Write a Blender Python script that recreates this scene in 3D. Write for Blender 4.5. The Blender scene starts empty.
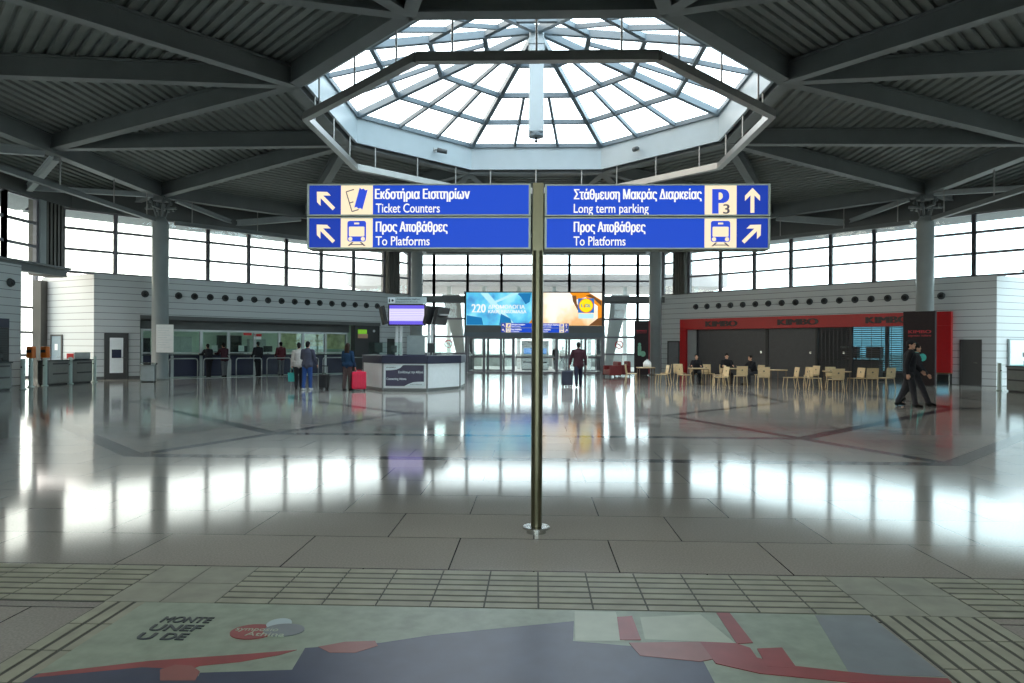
import bpy, bmesh, math, random
from mathutils import Vector, Matrix
random.seed(7)
R = math.radians
SC = bpy.context.scene
COL = SC.collection

# ------------------------------------------------------------------ camera, sky, exposure
YAW, ROLL, EYE = 0.0338, 0.0055, 1.62
cam_d = bpy.data.cameras.new('camera')
cam_d.sensor_fit = 'HORIZONTAL'; cam_d.sensor_width = 36.0
cam_d.lens = 36.0 * 680.0 / 1024.0
cam_d.shift_y = (347.0 - 341.5) / 1024.0
cam_d.clip_end = 400
cam = bpy.data.objects.new('camera', cam_d); COL.objects.link(cam)
fw = Vector((-math.sin(YAW), math.cos(YAW), 0)); rt = Vector((math.cos(YAW), math.sin(YAW), 0)); up = Vector((0, 0, 1))
rc = rt * math.cos(ROLL) + up * math.sin(ROLL); uc = -rt * math.sin(ROLL) + up * math.cos(ROLL)
M = Matrix((rc, uc, -fw)).transposed().to_4x4(); M.translation = Vector((0, 0, EYE))
cam.matrix_world = M
SC.camera = cam

world = bpy.data.worlds.new('overcast_sky'); SC.world = world; world.use_nodes = True
nt = world.node_tree; bg = nt.nodes['Background']
tc = nt.nodes.new('ShaderNodeTexCoord'); sep = nt.nodes.new('ShaderNodeSeparateXYZ'); mr = nt.nodes.new('ShaderNodeMapRange')
nt.links.new(tc.outputs['Generated'], sep.inputs[0]); nt.links.new(sep.outputs['X'], mr.inputs[0])
mr.inputs[1].default_value = -1; mr.inputs[2].default_value = 1
rmp = nt.nodes.new('ShaderNodeValToRGB'); nt.links.new(mr.outputs[0], rmp.inputs[0])
rmp.color_ramp.elements[0].color = (1.0, 0.85, 0.69, 1); rmp.color_ramp.elements[1].color = (0.74, 0.93, 1.0, 1)
e = rmp.color_ramp.elements.new(0.5); e.color = (0.86, 0.94, 1.0, 1)
nt.links.new(rmp.outputs[0], bg.inputs[0]); bg.inputs[1].default_value = 5.5

vs = SC.view_settings
vs.view_transform = 'Standard'; vs.look = 'None'; vs.gamma = 1; vs.use_curve_mapping = False; vs.exposure = 0.0
cy = SC.cycles
cy.use_denoising = True; cy.max_bounces = 10; cy.diffuse_bounces = 5; cy.glossy_bounces = 5
cy.transparent_max_bounces = 24; cy.transmission_bounces = 6; cy.sample_clamp_indirect = 6.0
cy.caustics_reflective = False; cy.caustics_refractive = False

# ------------------------------------------------------------------ materials
MATS = {}
def hexc(r, g, b):
    f = lambda c: (c / 255 / 12.92) if c / 255 <= 0.04045 else ((c / 255 + 0.055) / 1.055) ** 2.4
    return (f(r), f(g), f(b))
def mat(name, col, rough=0.5, metal=0.0, emit=None, es=0.0, var=0.06, scale=8.0, spec=0.5, coat=0.0):
    m = bpy.data.materials.new(name); m.use_nodes = True; n = m.node_tree; b = n.nodes['Principled BSDF']
    b.inputs['Roughness'].default_value = rough; b.inputs['Metallic'].default_value = metal
    b.inputs['Specular IOR Level'].default_value = spec
    if coat: b.inputs['Coat Weight'].default_value = coat
    if var > 0:
        t = n.nodes.new('ShaderNodeTexCoord'); ns = n.nodes.new('ShaderNodeTexNoise'); ns.inputs['Scale'].default_value = scale
        ns.inputs['Detail'].default_value = 4
        n.links.new(t.outputs['Object'], ns.inputs['Vector'])
        cr = n.nodes.new('ShaderNodeValToRGB'); n.links.new(ns.outputs[0], cr.inputs[0])
        cr.color_ramp.elements[0].position = 0.3; cr.color_ramp.elements[1].position = 0.7
        cr.color_ramp.elements[0].color = (*[c * (1 - var) for c in col], 1); cr.color_ramp.elements[1].color = (*[min(1, c * (1 + var)) for c in col], 1)
        n.links.new(cr.outputs[0], b.inputs['Base Color'])
    else:
        b.inputs['Base Color'].default_value = (*col, 1)
    if emit:
        b.inputs['Emission Color'].default_value = (*emit, 1); b.inputs['Emission Strength'].default_value = es
    MATS[name] = m
    return m
def glow(name, col, es=1.0):
    return mat(name, (col[0] * .08, col[1] * .08, col[2] * .08), 0.4, emit=col, es=es, var=0, spec=.25)
def glass(name, tint=(0.92, 0.97, 0.96), refl=0.06):
    m = bpy.data.materials.new(name); m.use_nodes = True; n = m.node_tree; n.nodes.clear()
    o = n.nodes.new('ShaderNodeOutputMaterial'); mx = n.nodes.new('ShaderNodeMixShader')
    t = n.nodes.new('ShaderNodeBsdfTransparent'); g = n.nodes.new('ShaderNodeBsdfGlossy'); lw = n.nodes.new('ShaderNodeLayerWeight')
    lw.inputs[0].default_value = 0.5; pw = n.nodes.new('ShaderNodeMath'); pw.operation = 'POWER'; pw.inputs[1].default_value = 5.0
    f = n.nodes.new('ShaderNodeMath'); f.operation = 'MULTIPLY_ADD'; f.inputs[1].default_value = 0.8; f.inputs[2].default_value = refl * 0.6
    n.links.new(lw.outputs['Facing'], pw.inputs[0]); n.links.new(pw.outputs[0], f.inputs[0]); t.inputs[0].default_value = (*tint, 1); g.inputs['Roughness'].default_value = 0.02
    n.links.new(f.outputs[0], mx.inputs[0]); n.links.new(t.outputs[0], mx.inputs[1]); n.links.new(g.outputs[0], mx.inputs[2])
    n.links.new(mx.outputs[0], o.inputs[0]); MATS[name] = m
    return m

def floor_material():
    m = bpy.data.materials.new('polished_granite_tiles'); m.use_nodes = True; n = m.node_tree; b = n.nodes['Principled BSDF']
    L = n.links.new
    def N(t, **k):
        x = n.nodes.new(t)
        for a, v in k.items(): setattr(x, a, v)
        return x
    def math_(op, a, b_=None, c=None):
        x = N('ShaderNodeMath', operation=op)
        for i, v in enumerate((a, b_, c)):
            if v is None: continue
            if isinstance(v, (int, float)): x.inputs[i].default_value = v
            else: L(v, x.inputs[i])
        return x.outputs[0]
    t = N('ShaderNodeTexCoord'); P = t.outputs['Object']
    sp = N('ShaderNodeSeparateXYZ'); L(P, sp.inputs[0]); X = sp.outputs['X']; Y = sp.outputs['Y']
    Yc = math_('SUBTRACT', Y, 24.0)
    ax = math_('ABSOLUTE', X); ay = math_('ABSOLUTE', Yc)
    dg = math_('MULTIPLY', math_('ADD', ax, ay), 0.7071)
    oc = math_('MAXIMUM', math_('MAXIMUM', ax, ay), dg)
    def band(v, r, w): return math_('LESS_THAN', math_('ABSOLUTE', math_('SUBTRACT', v, r)), w)
    rings = math_('MAXIMUM', math_('MAXIMUM', band(oc, 11.6, 0.14), band(oc, 14.2, 0.14)), band(oc, 7.6, 0.12))
    rad = None
    for a in (22.5, 67.5):
        d = math_('ABSOLUTE', math_('SUBTRACT', math_('MULTIPLY', ax, math.cos(R(a))), math_('MULTIPLY', ay, math.sin(R(a)))))
        k = math_('LESS_THAN', d, 0.12); rad = k if rad is None else math_('MAXIMUM', rad, k)
    rad = math_('MULTIPLY', rad, math_('MULTIPLY', math_('GREATER_THAN', oc, 7.6), math_('LESS_THAN', oc, 14.3)))
    dark = math_('MAXIMUM', rings, rad)
    br = N('ShaderNodeTexBrick'); L(P, br.inputs['Vector']); br.offset = 0.5
    br.inputs['Scale'].default_value = 1.0; br.inputs['Brick Width'].default_value = 1.24; br.inputs['Row Height'].default_value = 0.82
    br.inputs['Mortar Size'].default_value = 0.006; br.inputs['Mortar Smooth'].default_value = 0.3; br.inputs['Bias'].default_value = 0.0
    br.inputs['Color1'].default_value = (0.43, 0.405, 0.365, 1); br.inputs['Color2'].default_value = (0.37, 0.355, 0.33, 1); br.inputs['Mortar'].default_value = (0.06, 0.06, 0.06, 1)
    ns = N('ShaderNodeTexNoise'); L(P, ns.inputs['Vector']); ns.inputs['Scale'].default_value = 70; ns.inputs['Detail'].default_value = 3
    big = N('ShaderNodeTexNoise'); L(P, big.inputs['Vector']); big.inputs['Scale'].default_value = 0.35; big.inputs['Detail'].default_value = 3
    sm = math_('ADD', math_('MULTIPLY', ns.outputs[0], 0.7), math_('ADD', math_('MULTIPLY', big.outputs[0], 0.45), 0.43))
    mxa = N('ShaderNodeMix', data_type='RGBA', blend_type='MULTIPLY'); mxa.inputs[0].default_value = 1.0
    cmb = N('ShaderNodeCombineColor'); [L(sm, cmb.inputs[i]) for i in range(3)]
    L(br.outputs['Color'], mxa.inputs[6]); L(cmb.outputs[0], mxa.inputs[7])
    mxb = N('ShaderNodeMix', data_type='RGBA'); L(math_('MULTIPLY', dark, 0.95), mxb.inputs[0]); L(mxa.outputs[2], mxb.inputs[6]); mxb.inputs[7].default_value = (0.06, 0.06, 0.07, 1)
    L(mxb.outputs[2], b.inputs['Base Color'])
    rg = math_('ADD', math_('MULTIPLY', big.outputs[0], 0.08), 0.05)
    L(rg, b.inputs['Roughness']); b.inputs['Specular IOR Level'].default_value = 0.42
    MATS['floor'] = m
    return m
floor_material()
mat('paving', (0.42, 0.41, 0.39), 0.8, scale=3)
mat('deck', (0.15, 0.168, 0.16), 0.6, scale=3)
mat('beam', (0.125, 0.14, 0.143), 0.5, scale=2)
mat('beam_light', (0.30, 0.33, 0.34), 0.5, scale=2)
mat('fascia_white', (0.36, 0.43, 0.47), 0.35, scale=2, var=.03)
mat('bar_grey', (0.12, 0.16, 0.19), 0.45, scale=2)
mat('trunk_metal', (0.34, 0.34, 0.33), 0.35, metal=0.7, scale=3)
mat('pillar_brown', (0.10, 0.095, 0.085), 0.6, scale=3)
mat('column_paint', (0.29, 0.32, 0.32), 0.45, scale=1.5)
mat('mullion', (0.17, 0.165, 0.19), 0.45, scale=3)
mat('lintel', (0.10, 0.105, 0.105), 0.6, scale=2)
glass('glass'); glass('glass_green', (0.86, 0.94, 0.91)); glass('glass_cyan', (0.16, 0.27, 0.30)); glass('glass_roof', (0.93, 0.98, 1.0))
mat('soffit', (0.13, 0.15, 0.165), 0.6)
mat('black', (0.018, 0.018, 0.02), 0.45, scale=12)
mat('black_gloss', (0.012, 0.012, 0.014), 0.12)
mat('steel', (0.50, 0.50, 0.47), 0.25, metal=1.0, scale=4)
mat('pole_steel', (0.15, 0.14, 0.09), 0.28, metal=1.0, scale=3)
mat('steel_dull', (0.42, 0.44, 0.44), 0.4, metal=0.8, scale=4)
mat('sign_frame', (0.34, 0.38, 0.33), 0.4, metal=0.5)
glow('sign_blue', hexc(24, 80, 220), .82)
glow('sign_blue_deep', hexc(20, 62, 186), .82)
glow('sign_cream', hexc(255, 238, 203), 1.0)
glow('sign_white', (1, 0.99, 0.95), 1.0)
mat('sign_print_blue', hexc(20, 60, 190), 0.4, emit=hexc(20, 60, 190), es=0.85, var=0)
mat('sign_print_grey', (0.12, 0.1, 0.15), 0.4, var=0)
mat('navy', hexc(15, 19, 54), 0.35, var=.05)
mat('desk_white', (0.78, 0.82, 0.84), 0.35, var=.03)
mat('desk_plinth', (0.22, 0.23, 0.23), 0.4)
mat('graphic_dark', hexc(62, 58, 82), 0.4, var=.08)
mat('graphic_pale', (0.72, 0.80, 0.83), 0.4, var=.02)
mat('white_plain', (0.78, 0.80, 0.80), 0.45, var=.03)
mat('panel_sign_pale', (0.42, 0.53, 0.56), 0.4, var=.03)
mat('ink', (0.03, 0.04, 0.05), 0.5, var=0)
mat('red_fascia', hexc(178, 12, 20), 0.35, var=.05)
mat('red_dark', hexc(120, 14, 22), 0.4, var=.05)
mat('dark_letter', (0.03, 0.008, 0.01), 0.4, var=0)
mat('shutter', (0.075, 0.075, 0.082), 0.4, metal=0.3, scale=5)
mat('totem_dark', (0.026, 0.018, 0.021), 0.5, var=.1, spec=.2)
mat('totem_text', hexc(190, 40, 56), 0.5, var=0)
mat('teal', hexc(58, 186, 180), 0.5, var=.15, scale=14)
mat('mint', hexc(120, 176, 150), 0.5, var=.15, scale=14)
mat('door_grey', (0.16, 0.17, 0.18), 0.45)
mat('door_dark', (0.045, 0.045, 0.045), 0.4)
mat('door_blue', (0.22, 0.29, 0.34), 0.45)
mat('wood', hexc(216, 192, 150), 0.4, var=.12, scale=6)
mat('wood_dark', hexc(120, 96, 70), 0.45, var=.12, scale=6)
mat('chrome', (0.62, 0.62, 0.60), 0.18, metal=1.0)
mat('gate_body', (0.16, 0.165, 0.16), 0.35, metal=0.5, scale=6)
mat('gate_post', (0.55, 0.66, 0.62), 0.4)
mat('orange', hexc(206, 104, 22), 0.45)
mat('office_wall', (0.45, 0.56, 0.50), 0.7)
mat('office_dark', (0.05, 0.06, 0.065), 0.6)
mat('office_grey', (0.30, 0.36, 0.37), 0.6)
mat('blind_olive', (0.62, 0.58, 0.34), 0.7, var=.25, scale=5)
mat('poster_red', hexc(205, 40, 40), 0.5)
glow('office_lamp', (0.88, 1.0, 0.93), 18.0)
glow('added_fill_lamp', (0.97, 1.0, 0.93), 8.0)  # glow of the panels added behind the camera
glow('screen_white', hexc(232, 226, 255), 1.0); glow('screen_violet', hexc(110, 96, 232), 1.0); glow('screen_violet_pale', hexc(188, 180, 255), 1.0)
glow('led_green', hexc(130, 200, 50), 0.7); mat('led_brown', hexc(120, 98, 80), 0.5, emit=hexc(120, 98, 80), es=0.5)
mat('leather_red', hexc(126, 40, 40), 0.4, var=.1)
mat('mat_base', hexc(138, 152, 136), 0.36, var=.16, scale=9)
mat('mat_navy', hexc(56, 64, 88), 0.32, var=.14, scale=6)
mat('mat_red', hexc(142, 62, 64), 0.32, var=.14, scale=6)
mat('mat_red_soft', hexc(142, 88, 84), 0.32, var=.12, scale=6)
mat('mat_grey', hexc(120, 128, 134), 0.32, var=.1, scale=6)
mat('mat_pale', hexc(166, 178, 160), 0.32, var=.08, scale=6)
mat('mat_ink', hexc(56, 64, 70), 0.4, var=.2, scale=20)
mat('tactile', (0.30, 0.305, 0.235), 0.5, var=.16, scale=5)
mat('tactile_smooth', (0.275, 0.285, 0.23), 0.5, var=.16, scale=5)
mat('groove', (0.06, 0.065, 0.055), 0.6)
mat('concrete', (0.50, 0.50, 0.50), 0.8, scale=1)
mat('concrete_pink', (0.55, 0.51, 0.52), 0.8, scale=1)
mat('outdoor_wall', (0.60, 0.63, 0.63), 0.8, scale=1)
mat('skin', hexc(206, 158, 132), 0.5, var=.06, scale=20)
mat('rubber', (0.02, 0.02, 0.02), 0.6)
mat('case_red', hexc(236, 26, 76), 0.35, var=.05)
mat('case_black', (0.022, 0.022, 0.025), 0.45)
mat('case_blue', hexc(36, 42, 62), 0.45)
def cladding():   # white metal planks with a dark joint every 31 cm
    m = bpy.data.materials.new('white_cladding'); m.use_nodes = True; n = m.node_tree; b = n.nodes['Principled BSDF']
    t = n.nodes.new('ShaderNodeTexCoord'); s = n.nodes.new('ShaderNodeSeparateXYZ'); n.links.new(t.outputs['Object'], s.inputs[0])
    def mt(op, a, v):
        x = n.nodes.new('ShaderNodeMath'); x.operation = op; n.links.new(a, x.inputs[0]); x.inputs[1].default_value = v; return x.outputs[0]
    f = mt('FRACT', mt('DIVIDE', s.outputs['Z'], 0.31), 0); g = mt('LESS_THAN', f, 0.07)
    mx = n.nodes.new('ShaderNodeMix'); mx.data_type = 'RGBA'; n.links.new(g, mx.inputs[0])
    mx.inputs[6].default_value = (0.50, 0.53, 0.54, 1); mx.inputs[7].default_value = (0.10, 0.105, 0.11, 1)
    n.links.new(mx.outputs[2], b.inputs['Base Color']); b.inputs['Roughness'].default_value = 0.38
    MATS['cladding'] = m
cladding()
def ad_art(name, cols, sc):
    m = bpy.data.materials.new(name); m.use_nodes = True; n = m.node_tree; b = n.nodes['Principled BSDF']
    t = n.nodes.new('ShaderNodeTexCoord'); ns = n.nodes.new('ShaderNodeTexNoise'); n.links.new(t.outputs['Object'], ns.inputs['Vector'])
    ns.inputs['Scale'].default_value = sc; ns.inputs['Detail'].default_value = 3
    cr = n.nodes.new('ShaderNodeValToRGB'); n.links.new(ns.outputs[0], cr.inputs[0])
    for i, (p, c) in enumerate(cols):
        e = cr.color_ramp.elements[i] if i < 2 else cr.color_ramp.elements.new(p)
        e.position = p; e.color = (*c, 1)
    n.links.new(cr.outputs[0], b.inputs['Emission Color']); b.inputs['Emission Strength'].default_value = 1.05; b.inputs['Base Color'].default_value = (.2, .2, .2, 1)
    b.inputs['Roughness'].default_value = 0.3; MATS[name] = m
ad_art('ad_blue', [(0.34, hexc(20, 130, 196)), (0.66, hexc(150, 232, 250)), (0.5, hexc(70, 196, 236))], 0.9)
ad_art('ad_orange', [(0.36, hexc(240, 176, 100)), (0.58, hexc(255, 250, 238)), (0.47, hexc(255, 224, 180))], 0.55)
glow('ad_blue_dark', hexc(24, 120, 180), 1.0); glow('ad_pale', hexc(190, 242, 252), 1.0); glow('ad_amber', hexc(244, 150, 24), 1.0); glow('ad_brown', hexc(120, 78, 40), 1.0)
glow('logo_blue', hexc(30, 120, 200), 1.0); glow('logo_yellow', hexc(255, 236, 20), 1.0); glow('logo_red', hexc(230, 30, 40), 1.0)

# ------------------------------------------------------------------ mesh helpers
class MB:
    def __init__(s): s.v = []; s.f = []; s.m = []; s.mi = 0
    def add(s, vs_, fs, mtx=None):
        o = len(s.v)
        s.v += [tuple(mtx @ Vector(p)) if mtx else tuple(p) for p in vs_]
        s.f += [tuple(i + o for i in f) for f in fs]; s.m += [s.mi] * len(fs); return s
    def box(s, a, b, mtx=None):
        (x0, y0, z0), (x1, y1, z1) = a, b
        x0, x1 = sorted((x0, x1)); y0, y1 = sorted((y0, y1)); z0, z1 = sorted((z0, z1))
        return s.add([(x0, y0, z0), (x1, y0, z0), (x1, y1, z0), (x0, y1, z0), (x0, y0, z1), (x1, y0, z1), (x1, y1, z1), (x0, y1, z1)],
                     [(3, 2, 1, 0), (4, 5, 6, 7), (0, 1, 5, 4), (1, 2, 6, 5), (2, 3, 7, 6), (3, 0, 4, 7)], mtx)
    def beam(s, p0, p1, w, h, upv=(0, 0, 1)):    # box bar between two points, w wide, h tall, centred
        p0, p1 = Vector(p0), Vector(p1); d = (p1 - p0).normalized(); u = Vector(upv)
        sd = d.cross(u).normalized(); u2 = sd.cross(d).normalized()
        vs_ = [p + sd * a * w / 2 + u2 * b * h / 2 for p in (p0, p1) for a, b in ((-1, -1), (1, -1), (1, 1), (-1, 1))]
        return s.add(vs_, [(3, 2, 1, 0), (4, 5, 6, 7), (0, 1, 5, 4), (1, 2, 6, 5), (2, 3, 7, 6), (3, 0, 4, 7)])
    def cyl(s, p0, p1, r0, r1=None, n=12, caps=True):
        r1 = r0 if r1 is None else r1; p0, p1 = Vector(p0), Vector(p1); d = (p1 - p0).normalized()
        a = d.orthogonal().normalized(); b = d.cross(a)
        vs_ = [p + (a * math.cos(2 * math.pi * i / n) + b * math.sin(2 * math.pi * i / n)) * r for p, r in ((p0, r0), (p1, r1)) for i in range(n)]
        fs = [(i, (i + 1) % n, n + (i + 1) % n, n + i) for i in range(n)]
        if caps: fs += [tuple(range(n - 1, -1, -1)), tuple(range(n, 2 * n))]
        return s.add(vs_, fs)
    def tube(s, pts, r, n=8):
        for a, b in zip(pts, pts[1:]): s.cyl(a, b, r, n=n)
        for p in pts[1:-1]: s.ball(p, (r, r, r), n, 5)
        return s
    def ball(s, c, rad, n=12, k=8, mtx=None):
        vs_ = [(c[0], c[1], c[2] - rad[2])]
        for j in range(1, k):
            t = math.pi * j / k
            vs_ += [(c[0] + rad[0] * math.sin(t) * math.cos(2 * math.pi * i / n), c[1] + rad[1] * math.sin(t) * math.sin(2 * math.pi * i / n), c[2] - rad[2] * math.cos(t)) for i in range(n)]
        vs_.append((c[0], c[1], c[2] + rad[2])); fs = []
        for i in range(n): fs.append((0, 1 + (i + 1) % n, 1 + i))
        for j in range(k - 2):
            for i in range(n):
                a, b = 1 + j * n, 1 + (j + 1) * n; fs.append((a + i, a + (i + 1) % n, b + (i + 1) % n, b + i))
        a = 1 + (k - 2) * n
        for i in range(n): fs.append((a + i, a + (i + 1) % n, len(vs_) - 1))
        return s.add(vs_, fs, mtx)
    def capsule(s, p0, p1, r0, r1, n=12, flat=1.0, fdir=(0, 1, 0)):   # tapered, rounded ends; flat squeezes along fdir
        p0, p1 = Vector(p0), Vector(p1); d = p1 - p0; L_ = d.length; d = d / L_ if L_ > 1e-6 else Vector((0, 0, 1))
        fd = Vector(fdir); b = fd - d * fd.dot(d)
        b = b.normalized() if b.length > 1e-3 else d.orthogonal().normalized(); a = b.cross(d)
        prof = [(-math.cos(t) * r0, math.sin(t) * r0) for t in (R(18), R(45), R(75))] + [(L_ + math.cos(t) * r1, math.sin(t) * r1) for t in (R(75), R(45), R(18))]
        vs_ = [p0 - d * r0]
        for h, r in prof: vs_ += [p0 + d * h + a * math.cos(2 * math.pi * i / n) * r + b * math.sin(2 * math.pi * i / n) * r * flat for i in range(n)]
        vs_.append(p1 + d * r1); K = len(prof)
        fs = [(0, 1 + (i + 1) % n, 1 + i) for i in range(n)]
        for j in range(K - 1):
            q, w = 1 + j * n, 1 + (j + 1) * n; fs += [(q + i, q + (i + 1) % n, w + (i + 1) % n, w + i) for i in range(n)]
        q = 1 + (K - 1) * n; fs += [(q + i, q + (i + 1) % n, len(vs_) - 1) for i in range(n)]
        return s.add(vs_, fs)
    def prism(s, poly, z0, z1, mtx=None):        # polygon in xy pulled from z0 to z1 (counter-clockwise)
        n = len(poly); vs_ = [(x, y, z0) for x, y in poly] + [(x, y, z1) for x, y in poly]
        return s.add(vs_, [tuple(range(n - 1, -1, -1)), tuple(range(n, 2 * n))] + [(i, (i + 1) % n, n + (i + 1) % n, n + i) for i in range(n)], mtx)
    def plate(s, poly, y0, y1):                  # polygon in xz (as seen from -y), front face at y0
        n = len(poly); vs_ = [(x, y0, z) for x, z in poly] + [(x, y1, z) for x, z in poly]
        return s.add(vs_, [tuple(range(n)), tuple(range(2 * n - 1, n - 1, -1))] + [(i, n + i, n + (i + 1) % n, (i + 1) % n) for i in range(n)])
    def lathe(s, prof, c=(0, 0, 0), n=20):
        vs_ = [(c[0] + r * math.cos(2 * math.pi * i / n), c[1] + r * math.sin(2 * math.pi * i / n), c[2] + z) for r, z in prof for i in range(n)]
        fs = []
        for j in range(len(prof) - 1): fs += [(j * n + i, j * n + (i + 1) % n, (j + 1) * n + (i + 1) % n, (j + 1) * n + i) for i in range(n)]
        fs += [tuple(range(n - 1, -1, -1)), tuple(range((len(prof) - 1) * n, len(prof) * n))]
        return s.add(vs_, fs)
    def text(s, body, x, z, w, h, y0, y1, bold=0.0, mtx=None):   # letters on a face seen from -y: x,z lower left; w,h box of the line
        (vx, fx, bx) = text_mesh(body, bold)
        sx = w / (bx[2] - bx[0]); sz = h / 0.73
        vv = [(x + (a - bx[0]) * sx, y0 if t else y1, z + b * sz) for a, b, t in vx]
        return s.add(vv, fx, mtx)
    def build(s, name, material, parent=None, smooth=False, bevel=0.0):
        me = bpy.data.meshes.new(name); me.from_pydata(s.v, [], s.f)
        ms = material if isinstance(material, (list, tuple)) else [material]
        for q in ms: me.materials.append(MATS[q] if isinstance(q, str) else q)
        if len(ms) > 1: me.polygons.foreach_set('material_index', s.m)
        if smooth: me.polygons.foreach_set('use_smooth', [True] * len(me.polygons))
        me.update()
        o = bpy.data.objects.new(name, me); COL.objects.link(o)
        if smooth == 'auto':
            pass
        if bevel:
            b = o.modifiers.new('bevel', 'BEVEL'); b.width = bevel; b.segments = 2; b.limit_method = 'ANGLE'
        if parent is not None: o.parent = parent
        return o
_TX = {}
def text_mesh(body, bold):
    """Letters as slim horizontal slices between the outlines (the outlines of some letters overlap, so slices follow the winding)."""
    k = (body, bold)
    if k in _TX: return _TX[k]
    c = bpy.data.curves.new('lettering', 'FONT'); c.body = body; c.resolution_u = 5; c.fill_mode = 'NONE'
    o = bpy.data.objects.new('lettering', c); COL.objects.link(o); bpy.context.view_layer.update()
    ev = o.evaluated_get(bpy.context.evaluated_depsgraph_get()); me = ev.to_mesh()
    P = [(v.co.x, v.co.y) for v in me.vertices]; E = [tuple(e.vertices) for e in me.edges]
    ev.to_mesh_clear(); bpy.data.objects.remove(o); bpy.data.curves.remove(c)
    nxt = {}
    for a, b in E:
        nxt.setdefault(a, []).append(b); nxt.setdefault(b, []).append(a)
    seg = []; left = set(nxt)
    while left:                                   # walk every closed outline in vertex order
        a0 = min(left); loop = [a0]; left.discard(a0); cur = a0
        while True:
            n_ = [q for q in nxt[cur] if q in left]
            if not n_: break
            cur = cur + 1 if cur + 1 in n_ else n_[0]; loop.append(cur); left.discard(cur)
        seg += [(P[loop[q]], P[loop[(q + 1) % len(loop)]]) for q in range(len(loop))]
    def spans(y):
        xs = []
        for (xa, ya), (xb, yb) in seg:
            if (ya <= y) != (yb <= y): xs.append((xa + (y - ya) / (yb - ya) * (xb - xa), 1 if yb > ya else -1))
        xs.sort(); out = []; w_ = 0
        for x, d in xs:
            if w_ == 0: st = x
            w_ += d
            if w_ == 0: out.append([st - bold, x + bold])
        m_ = []
        for q in out:
            if m_ and q[0] <= m_[-1][1]: m_[-1][1] = max(q[1], m_[-1][1])
            else: m_.append(q)
        return m_
    ys = [p[1] for p in P]; lo, hi = min(ys), max(ys); N = 44 if len(body) < 12 else 36; vx, fx = [], []
    for q in range(N):
        ya, yb = lo + (hi - lo) * q / N, lo + (hi - lo) * (q + 1) / N; e_ = (yb - ya) * .02
        A, B, C = spans(ya + e_), spans(yb - e_), spans((ya + yb) / 2)
        if len(A) == len(B) == len(C) and all(abs(a[0] - b[0]) + abs(a[1] - b[1]) < .12 for a, b in zip(A, B)): rows = list(zip(A, B))
        else: rows = [(c_, c_) for c_ in C]
        for (a0, a1), (b0, b1) in rows:
            o_ = len(vx); vx += [(a0, ya, True), (a1, ya, True), (b1, yb, True), (b0, yb, True), (a0, ya, False), (a1, ya, False), (b1, yb, False), (b0, yb, False)]
            fx += [(o_, o_ + 1, o_ + 2, o_ + 3), (o_ + 4, o_ + 7, o_ + 6, o_ + 5), (o_, o_ + 3, o_ + 7, o_ + 4), (o_ + 1, o_ + 5, o_ + 6, o_ + 2), (o_, o_ + 4, o_ + 5, o_ + 1), (o_ + 3, o_ + 2, o_ + 6, o_ + 7)]
    xs = [v[0] for v in vx]; _TX[k] = (vx, fx, (min(xs), lo, max(xs), hi))
    return _TX[k]

def tag(o, label=None, cat=None, group=None, kind=None):
    if label: o['label'] = label
    if cat: o['category'] = cat
    if group: o['group'] = group
    if kind: o['kind'] = kind
    return o
def thing(name, label, cat, loc=(0, 0, 0), rz=0.0, group=None, kind=None):
    o = bpy.data.objects.new(name, None); COL.objects.link(o); o.empty_display_size = 0.2
    o.location = loc; o.rotation_euler = (0, 0, rz); return tag(o, label, cat, group, kind)
def dup(root, loc, rz, label, group=None):
    r = root.copy(); COL.objects.link(r); r.location = loc; r.rotation_euler = (0, 0, rz); r['label'] = label
    if group: r['group'] = group
    for ch in list(root.children):
        c = ch.copy(); COL.objects.link(c); c.parent = r
        for g in list(ch.children):
            d = g.copy(); COL.objects.link(d); d.parent = c
    return r
ORD = ['first', 'second', 'third', 'fourth', 'fifth', 'sixth', 'seventh', 'eighth', 'ninth', 'tenth', 'eleventh', 'twelfth', 'thirteenth', 'fourteenth', 'fifteenth', 'sixteenth', 'seventeenth', 'eighteenth', 'nineteenth', 'twentieth']

# wall frames: local x runs to the right as seen from inside, y points out of the hall
class Wall:
    def __init__(s, o, a): s.o = Vector((o[0], o[1], 0)); s.a = a; s.M = Matrix.Translation(s.o) @ Matrix.Rotation(a, 4, 'Z')
    def P(s, x, y=0, z=0): return s.M @ Vector((x, y, z))
DL = Wall((-25.5, 25.5), R(45)); DR = Wall((25.5, 25.5), R(-45)); BK = Wall((0, 43.0), 0)
SL = Wall((-21.0, 24), R(90)); SR = Wall((21.0, 24), R(-90))
FL = Wall((-25.5, 22.5), R(135)); FR = Wall((25.5, 22.5), R(-135))

HC = Vector((0, 24, 0))           # centre of the hall
def octv(rad, k, z):              # k = 0..7, vertices at 22.5 + 45k degrees measured from +y clockwise
    a = R(22.5 + 45 * k); return Vector((rad * math.sin(a), 24 + rad * math.cos(a), z))
def octm(rad, k, z): return (octv(rad, k, z) + octv(rad, k + 1, z)) / 2
FACE = ['right rear', 'right', 'right front', 'front', 'left front', 'left', 'left rear', 'rear']

# ------------------------------------------------------------------ the hall: floor, roof, walls
def struct(name, mb, m, label=None, parent=None, smooth=False):
    o = mb.build(name, m, parent, smooth)
    if parent is None: tag(o, label, None, None, 'structure')
    return o
struct('floor', MB().box((-24.6, -14, -0.12), (24.6, 43.3, 0)), 'floor', 'polished grey granite tile floor of the hall with dark bands')
struct('ground', MB().box((-150, -120, -0.5), (150, 220, -0.13)).box((-30, 43.3, -0.13), (30, 70, -0.01)).box((-40, -14, -0.13), (-24.6, 60, -0.02)).box((24.6, -14, -0.13), (40, 60, -0.02)), 'paving', 'pale paving outside the hall')

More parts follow.
